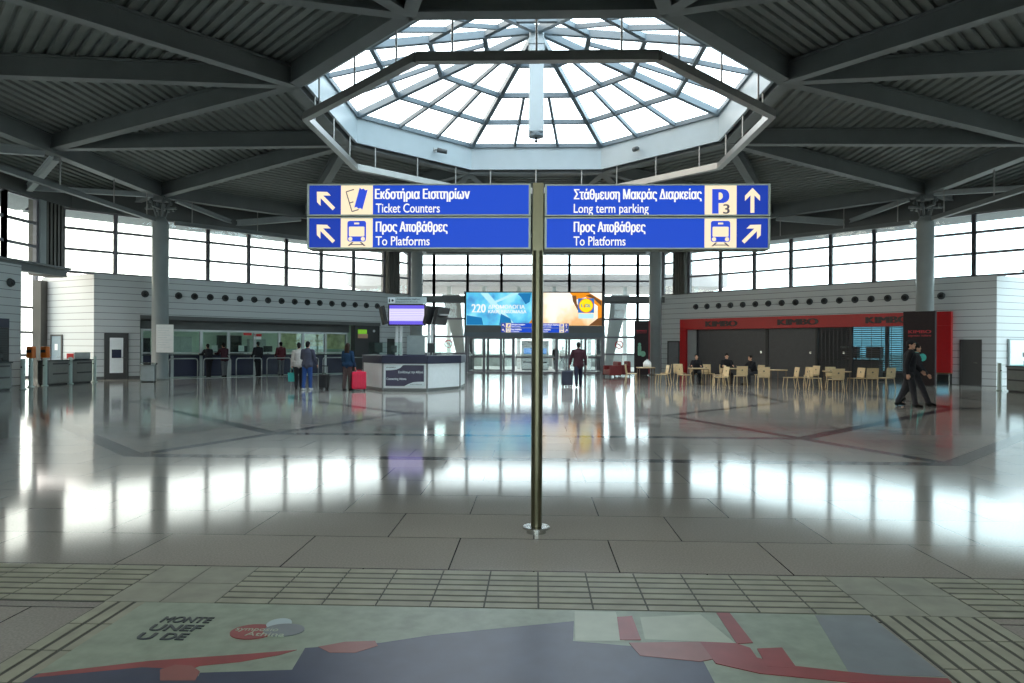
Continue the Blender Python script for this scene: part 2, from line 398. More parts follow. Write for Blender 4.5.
AP = math.cos(R(22.5)); T = math.tan(R(22.5))
def deck_z(ap): return 10.35 - 0.117 * (ap - 7.3)
for k in range(8):
    mb = MB(); a = R(45 * (k + 1)); rd = Vector((math.sin(a), math.cos(a), 0)); tg = Vector((rd.y, -rd.x, 0))
    ring = []; ap = 7.3
    while ap < 24:
        for d, h in ((0, 0), (0.17, 0), (0.20, 0.075), (0.29, 0.075)): ring.append((ap + d, deck_z(ap + d) + h))
        ap += 0.32
    pts = []
    for ap_, z in ring:
        c = HC + rd * ap_; pts += [tuple((c - tg * ap_ * T) + up * z), tuple((c + tg * ap_ * T) + up * z)]
    n = len(ring); c0, c1 = ring[0][0], ring[-1][0]
    for ap_ in (c0, c1):
        c = HC + rd * ap_; z = deck_z(ap_) + 0.25; pts += [tuple((c - tg * ap_ * T) + up * z), tuple((c + tg * ap_ * T) + up * z)]
    fs = [(2 * i, 2 * i + 1, 2 * i + 3, 2 * i + 2) for i in range(n - 1)]
    b = 2 * n; fs += [(b, b + 2, b + 3, b + 1), (0, b, b + 1, 1), (2 * n - 2, 2 * n - 1, b + 3, b + 2)]
    struct('ceiling', MB().add(pts, fs), 'deck', 'ribbed dark metal roof deck, %s bay of the octagon' % FACE[k])
def roof_beam(p0, p1, label, w=0.34, h=0.55, m='beam'):
    p0, p1 = Vector(p0), Vector(p1)
    mb = MB(); mb.beam(p0, p1, w * 0.72, h)
    dz = Vector((0, 0, h / 2)); mb.beam(p0 - dz, p1 - dz, w, 0.06); mb.beam(p0 + dz, p1 + dz, w, 0.06)
    return struct('roof_beam', mb, m, label)
for k in range(8):
    j = (k - 1) % 8
    pi = octv(8.15, k, 9.95); pv = octv(18.9, k, 8.85)
    vn = ['right rear', 'right', 'right front', 'front right', 'front left', 'left front', 'left', 'left rear'][k]
    roof_beam(pi, pv, 'dark roof beam from skylight ring to %s column head' % vn)
    roof_beam(pi, octm(18.9, k, 8.95), 'dark roof beam raking from skylight corner across the %s bay' % FACE[k])
    roof_beam(pi, octm(18.9, j, 8.95), 'dark roof beam raking back across the %s bay to the ring' % FACE[j])
    roof_beam(octv(19, k, 8.85), octv(19, k + 1, 8.85), 'dark edge beam over the columns on the %s side' % FACE[k], 0.4, 0.62)
    roof_beam(octv(8.2, k, 10.0), octv(8.2, k + 1, 10.0), 'dark ring beam around the skylight on the %s side' % FACE[k], 0.42, 0.66)
    roof_beam(pv, octv(22.6, k, 8.3), 'pale roof strut running out past the %s column' % vn, 0.26, 0.3, 'beam_light')
    a, b = octv(19, k, 8.5), octv(19, k + 1, 8.5); m0 = (a + b) / 2
    out = (m0 - HC); out.z = 0; out.normalize(); tg = (b - a).normalized(); reach = 1.55 if k in (0, 6) else 3.2
    for sgn in (-1, 1):
        roof_beam(m0 + tg * sgn * 0.3, m0 + tg * sgn * 3.2 + out * reach + Vector((0, 0, -0.45)), 'pale raking strut from %s edge beam to the wall head' % FACE[k], 0.22, 0.26, 'beam_light')
        roof_beam(m0 + tg * sgn * 6.6, m0 + tg * sgn * 3.4 + out * reach + Vector((0, 0, -0.42)), 'pale wall-head strut on the %s side' % FACE[k], 0.16, 0.16, 'beam_light')

# skylight: white upstand, glazed eight-sided pyramid, hanging mast
sk = thing('skylight', 'eight-sided glazed pyramid skylight with pale blue upstand in the dark roof', 'skylight', (0, 24, 0))
W = lambda v: Vector(v) - HC
mb = MB()
for k in range(8):
    a0, a1, b0, b1 = [W(octv(r_, q, 0)) for r_, q in ((7.75, k), (7.75, k + 1), (7.86, k), (7.86, k + 1))]
    vs_ = [p + up * z for z in (9.76, 10.82) for p in (a0, a1, b1, b0)]
    mb.add(vs_, [(0, 1, 2, 3), (7, 6, 5, 4), (0, 4, 5, 1), (2, 6, 7, 3), (1, 5, 6, 2), (3, 7, 4, 0)])
mb.build('upstand', 'fascia_white', sk)
ZR, ZA = 10.84, 12.8
def pyr(k, t, s=0.0):   # t: 0 at the ring, 1 at the apex; s: 0..1 along facet k
    a = W(octv(7.75, k, 0)); b = W(octv(7.75, k + 1, 0)); p = a.lerp(b, s) * (1 - t); p.z = ZR + (ZA - ZR) * t; return p
gl = MB()
for k in range(8): gl.add([pyr(k, 0) + up * .06, pyr(k, 0, 1) + up * .06, (0, 0, ZA + .06)], [(0, 1, 2)])
gl.build('pane', 'glass_roof', sk)
for k in range(8):
    MB().beam(pyr(k, 0), pyr(k, 0.97), 0.18, 0.24).build('ridge_bar', 'bar_grey', sk)
    mb = MB()
    for t in (0.0, 0.25, 0.5, 0.75): mb.beam(pyr(k, t), pyr(k, t, 1), 0.15, 0.18)
    for s_ in (1 / 3, 2 / 3):
        mb.beam(pyr(k, 0, s_), pyr(k, 0.5, s_), 0.11, 0.16)
    mb.beam(pyr(k, .5, .5), pyr(k, .75, .5), 0.10, 0.14)
    mb.build('purlin', 'bar_grey', sk)
mb = MB(); mb.box((-0.26, -0.26, 9.15), (0.26, 0.26, 12.75)); mb.box((-0.3, -0.3, 12.2), (0.3, 0.3, 12.4)); mb.build('mast', 'fascia_white', sk, bevel=.03)
mb = MB(); mb.lathe([(0.05, 9.02), (0.26, 9.03), (0.27, 9.1), (0.26, 9.16)], n=20); mb.build('mast_cap', 'bar_grey', sk)
mb = MB(); mb.cyl((0, 0, 9.03), (0, 0, 8.9), 0.03, 0.03); mb.ball((0, 0, 8.88), (0.06, 0.06, 0.06)); mb.build('detector', 'black', sk)
def bracket_camera(p, ang, label):
    t = thing('security_camera', label, 'camera', p, ang)
    MB().box((-.08, 0, -.09), (.08, .1, .09)).cyl((0, 0, 0), (0, -.26, -.05), .035).build('bracket', 'steel_dull', t)
    MB().cyl((-.04, -.2, -.06), (.30, -.46, -.14), .11, .09, 12).build('body', 'office_dark', t, True)
for k, s_, nm in ((6, .65, 'left'), (0, .35, 'right')):
    p = octv(7.72, k, 10.25).lerp(octv(7.72, k + 1, 10.25), s_)
    bracket_camera(p, R(-45 * (k + 1)), 'small camera on the skylight upstand, %s rear panel' % nm)

# aluminium trunking hung below the skylight
tr = thing('hanging_light_trunk', 'octagonal grey metal trunking hung on rods below the skylight', 'trunking', (0, 24, 0))
for k in range(8):
    a, b = W(octv(7.8, k, 8.76)), W(octv(7.8, k + 1, 8.76))
    mb = MB(); mb.beam(a, b, 0.22, 0.2); mb.beam(a + up * .13, b + up * .13, 0.12, 0.06); mb.build('trunk_segment', 'trunk_metal', tr)
    for s_ in (0.15, 0.5, 0.85):
        p = a.lerp(b, s_); MB().cyl(p + up * .1, p + up * 1.05, 0.028, n=8).build('hanger_rod', 'trunk_metal', tr)
for k in (0, 1, 2, 4, 5, 6, 7):
    a, b = octv(19, k, 7.4), octv(19, k + 1, 7.4); d = (b - a).normalized(); a = a + d * .6; b = b - d * .6
    t = thing('hanging_light_trunk', 'straight dark trunking hung below the edge beam, %s side' % FACE[k], 'trunking', (a + b) / 2)
    c = (a + b) / 2; mb = MB(); mb.beam(a - c, b - c, 0.2, 0.18); mb.build('trunk_segment', 'beam', t)
    for s_ in (0.06, 0.3, 0.54, 0.78, 0.96): p = a.lerp(b, s_) - c; MB().cyl(p, p + up * 1.2, 0.025, n=8).build('hanger_rod', 'trunk_metal', t)

# columns on the octagon corners
CN = {0: 'right rear', 1: 'right', 2: 'right front', 5: 'left front', 6: 'left', 7: 'left rear', 3: 'near right', 4: 'near left'}
for k in range(8):
    c = octv(19, k, 0); t = thing('column', 'round grey column with forked steel head, %s corner of the hall' % CN[k], None, c, 0, None, 'structure')
    mb = MB(); mb.lathe([(0.40, 0), (0.40, 0.12), (0.36, 0.13), (0.36, 7.3), (0.33, 7.36), (0.20, 7.62)], n=28); mb.build('shaft', 'column_paint', t, True)
    mb = MB()
    for q in range(4):
        a = R(45 + 90 * q); d = Vector((math.cos(a), math.sin(a), 0)); mb.cyl(d * .16 + up * 7.55, d * .42 + up * 8.45, .055, n=8)
        mb.ball(d * .42 + up * 8.3, (.1, .1, .1), 8, 6); mb.box((-.05, -.05, 7.95), (.05, .05, 8.12), Matrix.Translation(d * .55))
    mb.beam((-.75, 0, 8.02), (.75, 0, 8.02), .09, .09); mb.beam((0, -.75, 8.02), (0, .75, 8.02), .09, .09)
    mb.box((-.3, -.3, 8.35), (.3, .3, 8.56)); mb.build('head_bracket', 'beam', t)

# pillars at the wall corners, brown and ribbed
def pillar(wl, x0, x1, z0, z1, label, dy=0.0):
    t = thing('pillar', label, None, wl.P((x0 + x1) / 2), wl.a, None, 'structure'); w = (x1 - x0) / 2
    mb = MB(); mb.box((-w, -0.25 + dy, z0), (w, 0.45 + dy, z1))
    n = 5
    for i in range(n): x = -w + (i + .5) * 2 * w / n; mb.box((x - w / n * .55, -0.32 + dy, z0), (x + w / n * .55, -0.25 + dy, z1))
    mb.build('pillar_body', 'pillar_brown', t)
pillar(DL, 22.95, 23.85, 4.9, 8.7, 'brown ribbed pillar between ticket hall windows and rear glazing')
pillar(DR, -23.85, -22.95, 4.9, 8.7, 'brown ribbed pillar between café windows and rear glazing')
pillar(SL, 4.45, 5.6, 4.6, 8.6, 'brown ribbed pillar above the left ticket gates', .3)
pillar(SR, -5.6, -4.45, 4.6, 8.6, 'brown ribbed pillar above the right ticket gates', .3)

# clad wall blocks
def panel_wall(name, wl, boxes, label):
    mb = MB()
    for x0, x1, z0, z1, y0, y1 in boxes: mb.box((x0, y0, z0), (x1, y1, z1))
    o = mb.build(name, 'cladding'); o.matrix_world = wl.M; return tag(o, label, None, None, 'structure')
panel_wall('wall_left_rear', DL, [(7.31, 9.24, 0, 4.9, -.02, .25), (9.24, 22.6, 3.02, 4.9, -.02, .25), (22.6, 24.8, 0, 4.9, -.02, .25)], 'white clad wall above the ticket windows')
panel_wall('wall_right_rear', DR, [(-9.0, -7.31, 0, 4.9, -.02, .25), (-22.6, -9.0, 3.02, 4.9, -.02, .25), (-24.8, -22.6, 0, 4.9, -.02, .25)], 'white clad wall above the café front')
panel_wall('wall_left', Wall((-20.3, 24), R(90)), [(-7, 2.2, 0, 4.75, 0, .25)], 'white clad wall beside the left ticket gates')
panel_wall('wall_right', Wall((20.3, 24), R(-90)), [(-2.2, 7, 0, 4.75, 0, .25)], 'white clad wall beside the right ticket gates')
for sg, nm in ((-1, 'left'), (1, 'right')):
    p0, p1 = Vector((sg * 20.3, 30.68, 0)), Vector((sg * 24.2, 32.55, 0))
    a = math.atan2((p1 - p0).y, (p1 - p0).x); n_ = Wall(p0, a)
    L_ = (p1 - p0).length
    o = panel_wall('wall_%s_end' % nm, n_, [(0, L_, 0, 4.9, 0, .2) if sg > 0 else (0, L_, 0, 4.9, -.2, 0)], 'white clad end wall behind the %s ticket gates' % nm)
panel_wall('wall_front_left', FL, [(-23.3, -6.36, 0, 4.9, 0, .25)], 'white clad wall on the near left of the hall')
panel_wall('wall_front_right', FR, [(6.36, 23.3, 0, 4.9, 0, .25)], 'white clad wall on the near right of the hall')
panel_wall('wall_corridor_left', Wall((-9, 0), R(90)), [(-14, 6.1, 0, 5.5, 0, .25)], 'white clad wall of the approach corridor, left')
panel_wall('wall_corridor_right', Wall((9, 0), R(-90)), [(-6.1, 14, 0, 5.5, 0, .25)], 'white clad wall of the approach corridor, right')
struct('ceiling', MB().box((-9.2, -14, 5.5), (9.2, 5.9, 5.7)), 'deck', 'flat dark ceiling of the approach corridor')
for i in range(3):  # unseen light panels added to brighten the near floor and the sign pole
    for j, x in enumerate((-4.2, 0, 4.2)):
        t = thing('ceiling_light', 'added unseen fill-light panel on the corridor ceiling behind the camera, %s row, %s column' % (ORD[i], ORD[j]), 'light', (x, 4.6 - 4.5 * i, 5.5))
        MB().box((-.62, -.62, -.06), (.62, .62, 0)).build('housing', 'white_plain', t); MB().box((-.56, -.56, -.075), (.56, .56, -.06)).build('diffuser', 'added_fill_lamp', t)
struct('wall_front_header', MB().box((-9.3, 5.9, 5.5), (9.3, 6.2, 9.3)), 'lintel', 'dark header wall over the approach corridor')
# lintels and outside overhangs
LN = [(DL, 5.6, 24.9, 'left rear'), (DR, -24.9, -5.6, 'right rear'), (BK, -8.2, 8.2, 'rear'), (SL, -6.2, 6.2, 'left'), (SR, -6.2, 6.2, 'right'), (FL, -23.3, -6.2, 'front left'), (FR, 6.2, 23.3, 'front right')]
for wl, x0, x1, nm in LN:
    o = MB().box((x0, -.1, 7.76), (x1, .3, 9.1)).build('lintel', 'lintel'); o.matrix_world = wl.M; tag(o, 'dark lintel above the %s windows' % nm, kind='structure')
    o = MB().box((x0 - .6, .3, 7.85), (x1 + .6, 3.2, 8.1)).build('roof_overhang_trim', 'soffit'); o.matrix_world = wl.M; tag(o, 'pale roof overhang outside the %s windows' % nm, kind='structure')
for wl, x0, x1, nm in ((SL, -6.2, 5.6, 'left'), (SR, -5.6, 6.2, 'right')):
    o = MB().box((x0, -.15, 4.62), (x1, .3, 4.93)).box((x0, -.35, 4.93), (x1, -.1, 5.02)).build('beam', 'beam'); o.matrix_world = wl.M; tag(o, 'dark transom beam over the %s ticket gates' % nm, kind='structure')

# windows: each bay a frame and its panes
WN = [0]
def window(wl, x0, x1, z0, z1, rows, label, y=0.1, d=0.16, tint='glass', cols=1):
    WN[0] += 1
    t = thing('window_%d' % WN[0], label, None, wl.P((x0 + x1) / 2, y), wl.a, None, 'structure'); w = (x1 - x0) / 2
    mb = MB()
    for x in (-w, w): mb.box((x - .085, -d / 2, z0), (x + .085, d / 2, z1))
    for z in [z0, z1] + list(rows): mb.box((-w, -d * .4, z - .055), (w, d * .4, z + .055))
    for i in range(1, cols): x = -w + 2 * w * i / cols; mb.box((x - .035, -d * .4, z0), (x + .035, d * .4, z1))
    mb.build('frame', 'mullion', t); MB().box((-w + .05, -.012, z0), (w - .05, .012, z1)).build('pane', tint, t)
    return t
for k in range(8):
    x = 6.1 + 2.1 * k
    window(DL, x, x + 2.1, 4.92, 7.76, (5.95, 6.9), '%s tall window from the corner pillar above the ticket counters' % ORD[k])
    window(DR, -x - 2.1, -x, 4.92, 7.76, (5.95, 6.9), '%s tall window from the corner pillar above the café front' % ORD[k])
window(DL, 23.85, 24.75, 4.92, 7.76, (5.95, 6.9), 'narrow window behind the left rear column'); window(DR, -24.75, -23.85, 4.92, 7.76, (5.95, 6.9), 'narrow window behind the right rear column')
for k in range(5):
    x = 2.3 - 2.1 * k; e_ = 1.75 if k == 0 else 2.1
    window(SL, x, x + e_, 5.0, 7.76, (5.75, 6.72), '%s window from the pillar above the left ticket gates' % ORD[k]); window(SR, -x - e_, -x, 5.0, 7.76, (5.75, 6.72), '%s window from the pillar above the right ticket gates' % ORD[k])
for sg, wl, nm in ((-1, SL, 'left'), (1, SR, 'right')):
    o = MB().box((4.1, -.05, 5.0), (4.45, .25, 7.76)).build('trim_%d' % (2 + sg), 'beam_light') if sg < 0 else MB().box((-4.45, -.05, 5.0), (-4.1, .25, 7.76)).build('trim_%d' % (2 + sg), 'beam_light')
    o.matrix_world = wl.M; tag(o, 'pale jamb strip beside the %s gate windows' % nm, kind='structure')
    wl2 = Wall((sg * 24.3, 24), R(-90 * sg))
    for q in range(3):
        x0 = 8.4 - 2.6 * (q + 1); a, b = (x0, x0 + 2.6) if sg < 0 else (-x0 - 2.6, -x0)
        window(wl2, a, b, 0.05, 5.3, (1.1, 2.2, 3.4), '%s glazed bay beyond the %s ticket gates' % (ORD[q], nm))
for k in range(4):
    x = -23.2 + 4.2 * k
    window(FL, x, x + 4.2, 4.92, 7.76, (5.95, 6.9), '%s near window on the left front wall' % ORD[k], cols=2); window(FR, -x - 4.2, -x, 4.92, 7.76, (5.95, 6.9), '%s near window on the right front wall' % ORD[k], cols=2)
for k in range(4):
    window(Wall((0, -14), R(180)), -9 + 4.5 * k, -4.5 + 4.5 * k, 0.05, 5.4, (2.4, 3.9), '%s window at the end of the approach corridor' % ORD[k], cols=2)
XB = [-8.0, -6.45, -4.3, -2.15, 0, 2.15, 4.3, 6.45, 8.0]
for k in range(8):
    x0, x1 = XB[k], XB[k + 1]; mid = 2 <= k <= 5
    window(BK, x0, x1, 4.8, 7.76, (5.8, 6.81), '%s tall upper bay of the rear glazed wall' % ORD[k])
    if not mid: window(BK, x0, x1, 0.05, 4.45, (1.19, 2.26, 3.4), '%s lower bay of the rear glazed wall' % ORD[k if k < 2 else k - 4])
struct('beam', MB().box((-8.1, 42.85, 4.45), (8.1, 43.2, 4.8)), 'beam', 'dark transom across the rear glazed wall')
# entrance fascia and doors
struct('lintel', MB().box((-4.4, 42.05, 2.52), (4.3, 43.0, 2.95)), 'beam', 'dark grey fascia below the bright advert')
struct('lintel', MB().box((-4.4, 41.95, 2.24), (4.3, 43.0, 2.52)), 'bar_grey', 'pale grey door head above the entrance')
struct('wall_rear_advert', MB().box((-4.4, 42.9, 2.95), (4.3, 43.0, 5.1)), 'lintel', 'dark backing wall behind the bright advert')
def door(n, x0, x1, y, label, z1=2.24):
    t = thing('door_%d' % n, label, None, ((x0 + x1) / 2, y, 0), 0, None, 'structure'); w = (x1 - x0) / 2; mb = MB()
    for x in (-w + .035, w - .035): mb.box((x - .035, -.04, .01), (x + .035, .04, z1))
    for z in (.06, 1.0, z1 - .05): mb.box((-w, -.035, z - .05), (w, .035, z + .05))
    mb.build('frame', 'mullion', t); MB().box((-w + .05, -.008, .05), (w - .05, .008, z1 - .05)).build('pane', 'glass', t)
    MB().box((-w + .12, -.09, .95), (-w + .16, -.04, 1.3)).build('handle', 'steel', t)
dn = 0
for y, nm in ((42.0, 'inner'), (45.6, 'outer')):
    xs = [-4.15, -3.15, -2.1, -1.35, 0, 1.35, 2.1, 3.1, 4.1]
    for q, (a, b) in enumerate(zip(xs, xs[1:])):
        if nm == 'outer' and q in (3, 4): continue
        dn += 1; door(dn, a, b, y, '%s glass leaf of the %s entrance doors, counting from the information desk side' % (ORD[q], nm))
for x, nm in ((-4.25, 'left'), (4.2, 'right')):
    wl = Wall((x, 43.8), R(90)); window(wl, -1.8, 1.8, 0.05, 2.3, (1.1,), 'glass side wall of the entrance lobby, %s' % nm, y=0, cols=3)
struct('ceiling', MB().box((-4.3, 43.0, 2.3), (4.25, 45.7, 2.5)), 'soffit', 'pale ceiling of the entrance lobby')
# outside the rear doors: canopy and leaning piers
struct('roof', MB().box((-14, 50, 6.1), (14, 58, 7.0)), 'concrete_pink', 'pale concrete canopy outside the rear glazing')
for q, x in enumerate((-11.6, -9.0, -6.4, -3.8, -1.2, 1.4, 4.0, 6.6, 9.2, 11.8)):
    o = MB().box((-.14, -.14, 0), (.14, .14, 6.1)).build('pillar', 'white_plain'); o.location = (x, 50.4, 0); tag(o, '%s slim white canopy post outside, counting from the ticket side' % ORD[q], kind='structure')
for sg, nm in ((-1, 'left'), (1, 'right')):
    o = MB().add([(sg * 4.7, 46.4, 0), (sg * 5.1, 46.4, 0), (sg * 6.4, 46.4, 5.2), (sg * 5.2, 46.4, 5.2), (sg * 4.7, 47, 0), (sg * 5.1, 47, 0), (sg * 6.4, 47, 5.2), (sg * 5.2, 47, 5.2)],
                 [(0, 1, 2, 3), (7, 6, 5, 4), (0, 4, 5, 1), (1, 5, 6, 2), (2, 6, 7, 3), (3, 7, 4, 0)]).build('pillar', 'concrete'); tag(o, 'leaning grey concrete pier outside beside the doors, %s' % nm, kind='structure')
struct('wall_outside', MB().box((-40, 88, 0), (40, 88.5, 3.2)), 'outdoor_wall', 'low pale wall far outside the entrance')
struct('wall_outside', MB().box((-14, 57.5, 0), (14, 57.8, 1.0)), 'steel_dull', 'grey parapet outside beyond the canopy')
for wl, z0, nm in ((DL, 0, 'left rear'), (DR, 0, 'right rear')):
    pass

# ------------------------------------------------------------------ wayfinding sign in the foreground
def rot2(poly, a, c=(0, 0), s=1.0):
    return [(c[0] + s * (x * math.cos(a) - z * math.sin(a)), c[1] + s * (x * math.sin(a) + z * math.cos(a))) for x, z in poly]
ARROW = [(-.014, -.095), (.014, -.095), (.014, .035), (.055, -.006), (.055, .032), (0, .09), (-.055, .032), (-.055, -.006), (-.014, .035)]
def rrect(x0, z0, x1, z1, r):
    out = []
    for cx, cz, a0 in ((x1 - r, z1 - r, 0), (x0 + r, z1 - r, 90), (x0 + r, z0 + r, 180), (x1 - r, z0 + r, 270)):
        for q in range(4): a = R(a0 + q * 30); out.append((cx + r * math.cos(a), cz + r * math.sin(a)))
    return out
def disc(cx, cz, r, n=16, sx=1.0): return [(cx + sx * r * math.cos(2 * math.pi * i / n), cz + r * math.sin(2 * math.pi * i / n)) for i in range(n)]
SIDE = [0]
def X(u): return 5.87 * math.tan(math.atan((u - 512) / 680.0) - YAW) - .02
def Z(v): return (1.62 + (347 - v) * 5.905 / 680 - .004) if SIDE[0] == 0 else (1.62 + (347 - v) * 5.83 / 680 + .006)
def wayfinding(loc, label):
    t = thing('wayfinding_sign', label, 'sign', loc)
    mb = MB(); mb.lathe([(.050, .02), (.050, 2.46)], n=24); mb.box((-.045, -.03, 2.4), (.045, .06, 3.05)); mb.cyl((0, .02, 2.4), (0, .02, 3.05), .05, n=16); mb.build('pole', 'pole_steel', t, False)
    mb = MB(); mb.lathe([(.085, 0), (.085, .035), (.118, .038), (.118, .052), (.110, .056), (.052, .058)], n=32); mb.build('base_flange', 'steel', t)
    F0 = -.085
    def row(x0, x1, z0, z1):
        b = MB(); b.box((x0, -.07, z0), (x1, .07, z1))
        for a in ((x0, z0, x1, z0 + .012), (x0, z1 - .012, x1, z1), (x0, z0, x0 + .018, z1), (x1 - .018, z0, x1, z1)): b.box((a[0], F0, a[1]), (a[2], .085, a[3]))
        return b.build('sign_box', 'sign_frame', t)
    txt = {0: [("Εκδοτήρια Εισιτηρίων", 373, 468), ("Ticket Counters", 374, 438)], 1: [("Προς Αποβάθρες", 374, 446), ("To Platforms", 374, 428)]}
    txr = {0: [("Στάθμευση Μακράς Διαρκείας", 572, 700), ("Long term parking", 572, 647)], 1: [("Προς Αποβάθρες", 572, 644), ("To Platforms", 572, 624)]}
    def icon_train(b, cx, cz, p):
        b.mi = 1
        b.plate(rrect(cx - .082, cz - .075, cx + .082, cz + .105, .02), p - .002, p)
        b.mi = 2
        b.plate(rrect(cx - .068, cz - .03, cx + .068, cz + .055, .008), p - .003, p - .001); b.plate(rrect(cx - .022, cz + .075, cx + .022, cz + .09, .004), p - .003, p - .001)
        for q in (-1, 1): b.plate(disc(cx + q * .055, cz - .052, .018), p - .003, p - .001)
        b.mi = 3
        for q in (-1, 1): b.plate([(cx + q * .07 - .008, cz - .112), (cx + q * .07 + .008, cz - .112), (cx + q * .035 + .008, cz - .08), (cx + q * .035 - .008, cz - .08)], p - .002, p)
        b.plate([(cx - .06, cz - .105), (cx + .06, cz - .105), (cx + .06, cz - .098), (cx - .06, cz - .098)], p - .002, p); b.mi = 0
    for side in (0, 1):
        SIDE[0] = side; zs = [(Z(216), Z(184)), (Z(249), Z(217))]
        for r_ in (0, 1):
            z0, z1 = zs[r_]; cz = (z0 + z1) / 2
            x0, x1 = (X(306.5), X(530)) if side == 0 else (X(544), X(769.5))
            row(x0, x1, z0, z1)
            ax0, ax1, ix0, ix1 = (X(308.5), X(340), X(340), X(372)) if side == 0 else (X(736), X(767.5), X(704), X(736))
            tx0, tx1 = (X(372), X(528)) if side == 0 else (X(546), X(704))
            P_ = -.076; a, b_ = z0 + .012, z1 - .012
            MB().box((tx0, P_, a), (tx1, -.07, b_)).build('text_panel', 'sign_blue', t); MB().box((ax0, P_, a), (ax1, -.07, b_)).build('arrow_panel', 'sign_blue_deep', t)
            ip = MB(); ip.mi = 0; ip.box((ix0, P_, a), (ix1, -.07, b_)); icx = (ix0 + ix1) / 2
            if r_ == 1: icon_train(ip, icx, cz, P_)
            elif side == 0:
                ip.mi = 1; ip.plate(rot2([(-.03, -.075), (-.015, -.066), (.0, -.075), (.015, -.066), (.03, -.075), (.03, .075), (.015, .066), (0, .075), (-.015, .066), (-.03, .075)], R(-15), (icx + .036, cz + .012), 1.2), P_ - .002, P_)
                ip.mi = 3
                for a_, b2 in (((-.03, -.075), (-.03, .075)), ((-.03, .075), (.03, .075)), ((-.03, -.075), (.02, -.075)), ((-.03, -.01), (.0, -.01))):
                    (p, q), = [rot2([a_, b2], R(17), (icx - .034, cz - .004), 1.2)]
                    d = Vector((q[0] - p[0], q[1] - p[1])).normalized() * .004; nx, nz = -d.y, d.x
                    ip.plate([(p[0] + nx, p[1] + nz), (p[0] - nx, p[1] - nz), (q[0] - nx, q[1] - nz), (q[0] + nx, q[1] + nz)][::-1], P_ - .002, P_)
            else:
                ip.mi = 1; ip.text('P', X(711.5), Z(213.5), .145, .225, P_ - .002, P_, .05); ip.mi = 3; ip.text('3', X(722.5), Z(213.5), .055, .085, P_ - .002, P_, .02)
            ip.build('icon_panel', ['sign_cream', 'sign_print_blue', 'sign_cream', 'sign_print_grey'], t)
            ang = (R(45), R(45)) if side == 0 else (0, R(-45))
            MB().plate(rot2(ARROW, ang[r_], ((ax0 + ax1) / 2, cz), 1.15), P_ - .003, P_).build('arrow', 'sign_cream', t)
            tt = (txt if side == 0 else txr)[r_]
            dv = 0 if r_ == 0 else 32.8
            b = MB(); (s1, u0, u1), (s2, w0, w1) = tt
            b.text(s1, X(u0 + 1), Z(199 + dv), X(u1) - X(u0), .088, P_ - .003, P_, .044)
            b.text(s2, X(w0 + 1), Z(212.5 + dv), X(w1) - X(w0), .082, P_ - .003, P_, .010); b.build('lettering', 'sign_white', t)
    return t
sign = wayfinding((0.02, 5.95, 0), 'large blue double wayfinding sign on a steel pole in the foreground')
dup(sign, (0.0, 40.0, 0), 0, 'far blue wayfinding sign standing before the entrance doors below the advert')

# ------------------------------------------------------------------ tactile paving and floor graphic
def tact(name, label, build):
    b = MB(); build(b); return tag(b.build(name, ['groove', 'tactile', 'tactile_smooth']), label, kind='structure')
def ribs_x(b, x0, x1, y0, y1, w=.34):    # ridges running along x, slab by slab
    b.mi = 0; b.box((x0, y0, 0), (x1, y1, .004)); b.mi = 1; n = max(1, round((x1 - x0) / w)); w = (x1 - x0) / n; rn = 7; h = (y1 - y0) / rn
    for i in range(n):
        for q in range(rn): b.box((x0 + i * w + .006, y0 + q * h + h * .13, .004), (x0 + (i + 1) * w - .006, y0 + (q + 1) * h - h * .13, .008))
def ribs_y(b, x0, x1, y0, y1, w=.34):
    b.mi = 0; b.box((x0, y0, 0), (x1, y1, .004)); b.mi = 1; n = max(1, round((y1 - y0) / w)); w = (y1 - y0) / n; rn = 7; h = (x1 - x0) / rn
    for i in range(n):
        for q in range(rn): b.box((x0 + q * h + h * .13, y0 + i * w + .006, .004), (x0 + (q + 1) * h - h * .13, y0 + (i + 1) * w - .006, .008))
def smooth_(b, x0, x1, y0, y1):
    b.mi = 0; b.box((x0, y0, 0), (x1, y1, .004)); b.mi = 2; n = 2; w = (x1 - x0) / n; h = (y1 - y0) / n
    for i in range(n):
        for q in range(n): b.box((x0 + i * w + .004, y0 + q * h + .004, .004), (x0 + (i + 1) * w - .004, y0 + (q + 1) * h - .004, .0065))
Y0, Y1 = 4.19, 4.89
tact('tactile_path', 'ribbed tactile strip crossing the floor behind the printed floor graphic', lambda b: ribs_x(b, -2.0, 2.06, Y0, Y1))
tact('tactile_path', 'ribbed tactile strip continuing outward on the ticket counter side', lambda b: ribs_x(b, -8.8, -2.7, Y0, Y1))
tact('tactile_path', 'ribbed tactile strip continuing outward on the café side', lambda b: ribs_x(b, 2.74, 8.8, Y0, Y1))
tact('tactile_path', 'smooth junction of tactile paving on the ticket counter side', lambda b: smooth_(b, -2.7, -2.0, Y0, Y1))
tact('tactile_path', 'smooth junction of tactile paving on the café side', lambda b: smooth_(b, 2.06, 2.74, Y0, Y1))
tact('tactile_path', 'tactile strip running back beside the floor graphic, ticket side', lambda b: ribs_y(b, -2.7, -2.0, -2, Y0))
tact('tactile_path', 'tactile strip running back beside the floor graphic, café side', lambda b: ribs_y(b, 2.06, 2.74, -2, Y0))
gm = MB(); gmats = ['mat_base', 'mat_navy', 'mat_red', 'mat_red_soft', 'mat_grey', 'mat_pale', 'mat_ink', 'panel_sign_pale']
LAY = [.0102]
def flat(i, poly, dz=.0003):
    area = sum(poly[k][0] * poly[(k + 1) % len(poly)][1] - poly[(k + 1) % len(poly)][0] * poly[k][1] for k in range(len(poly)))
    if area < 0: poly = poly[::-1]
    LAY[0] += .0003; gm.mi = i; gm.prism(poly, .0098, LAY[0])
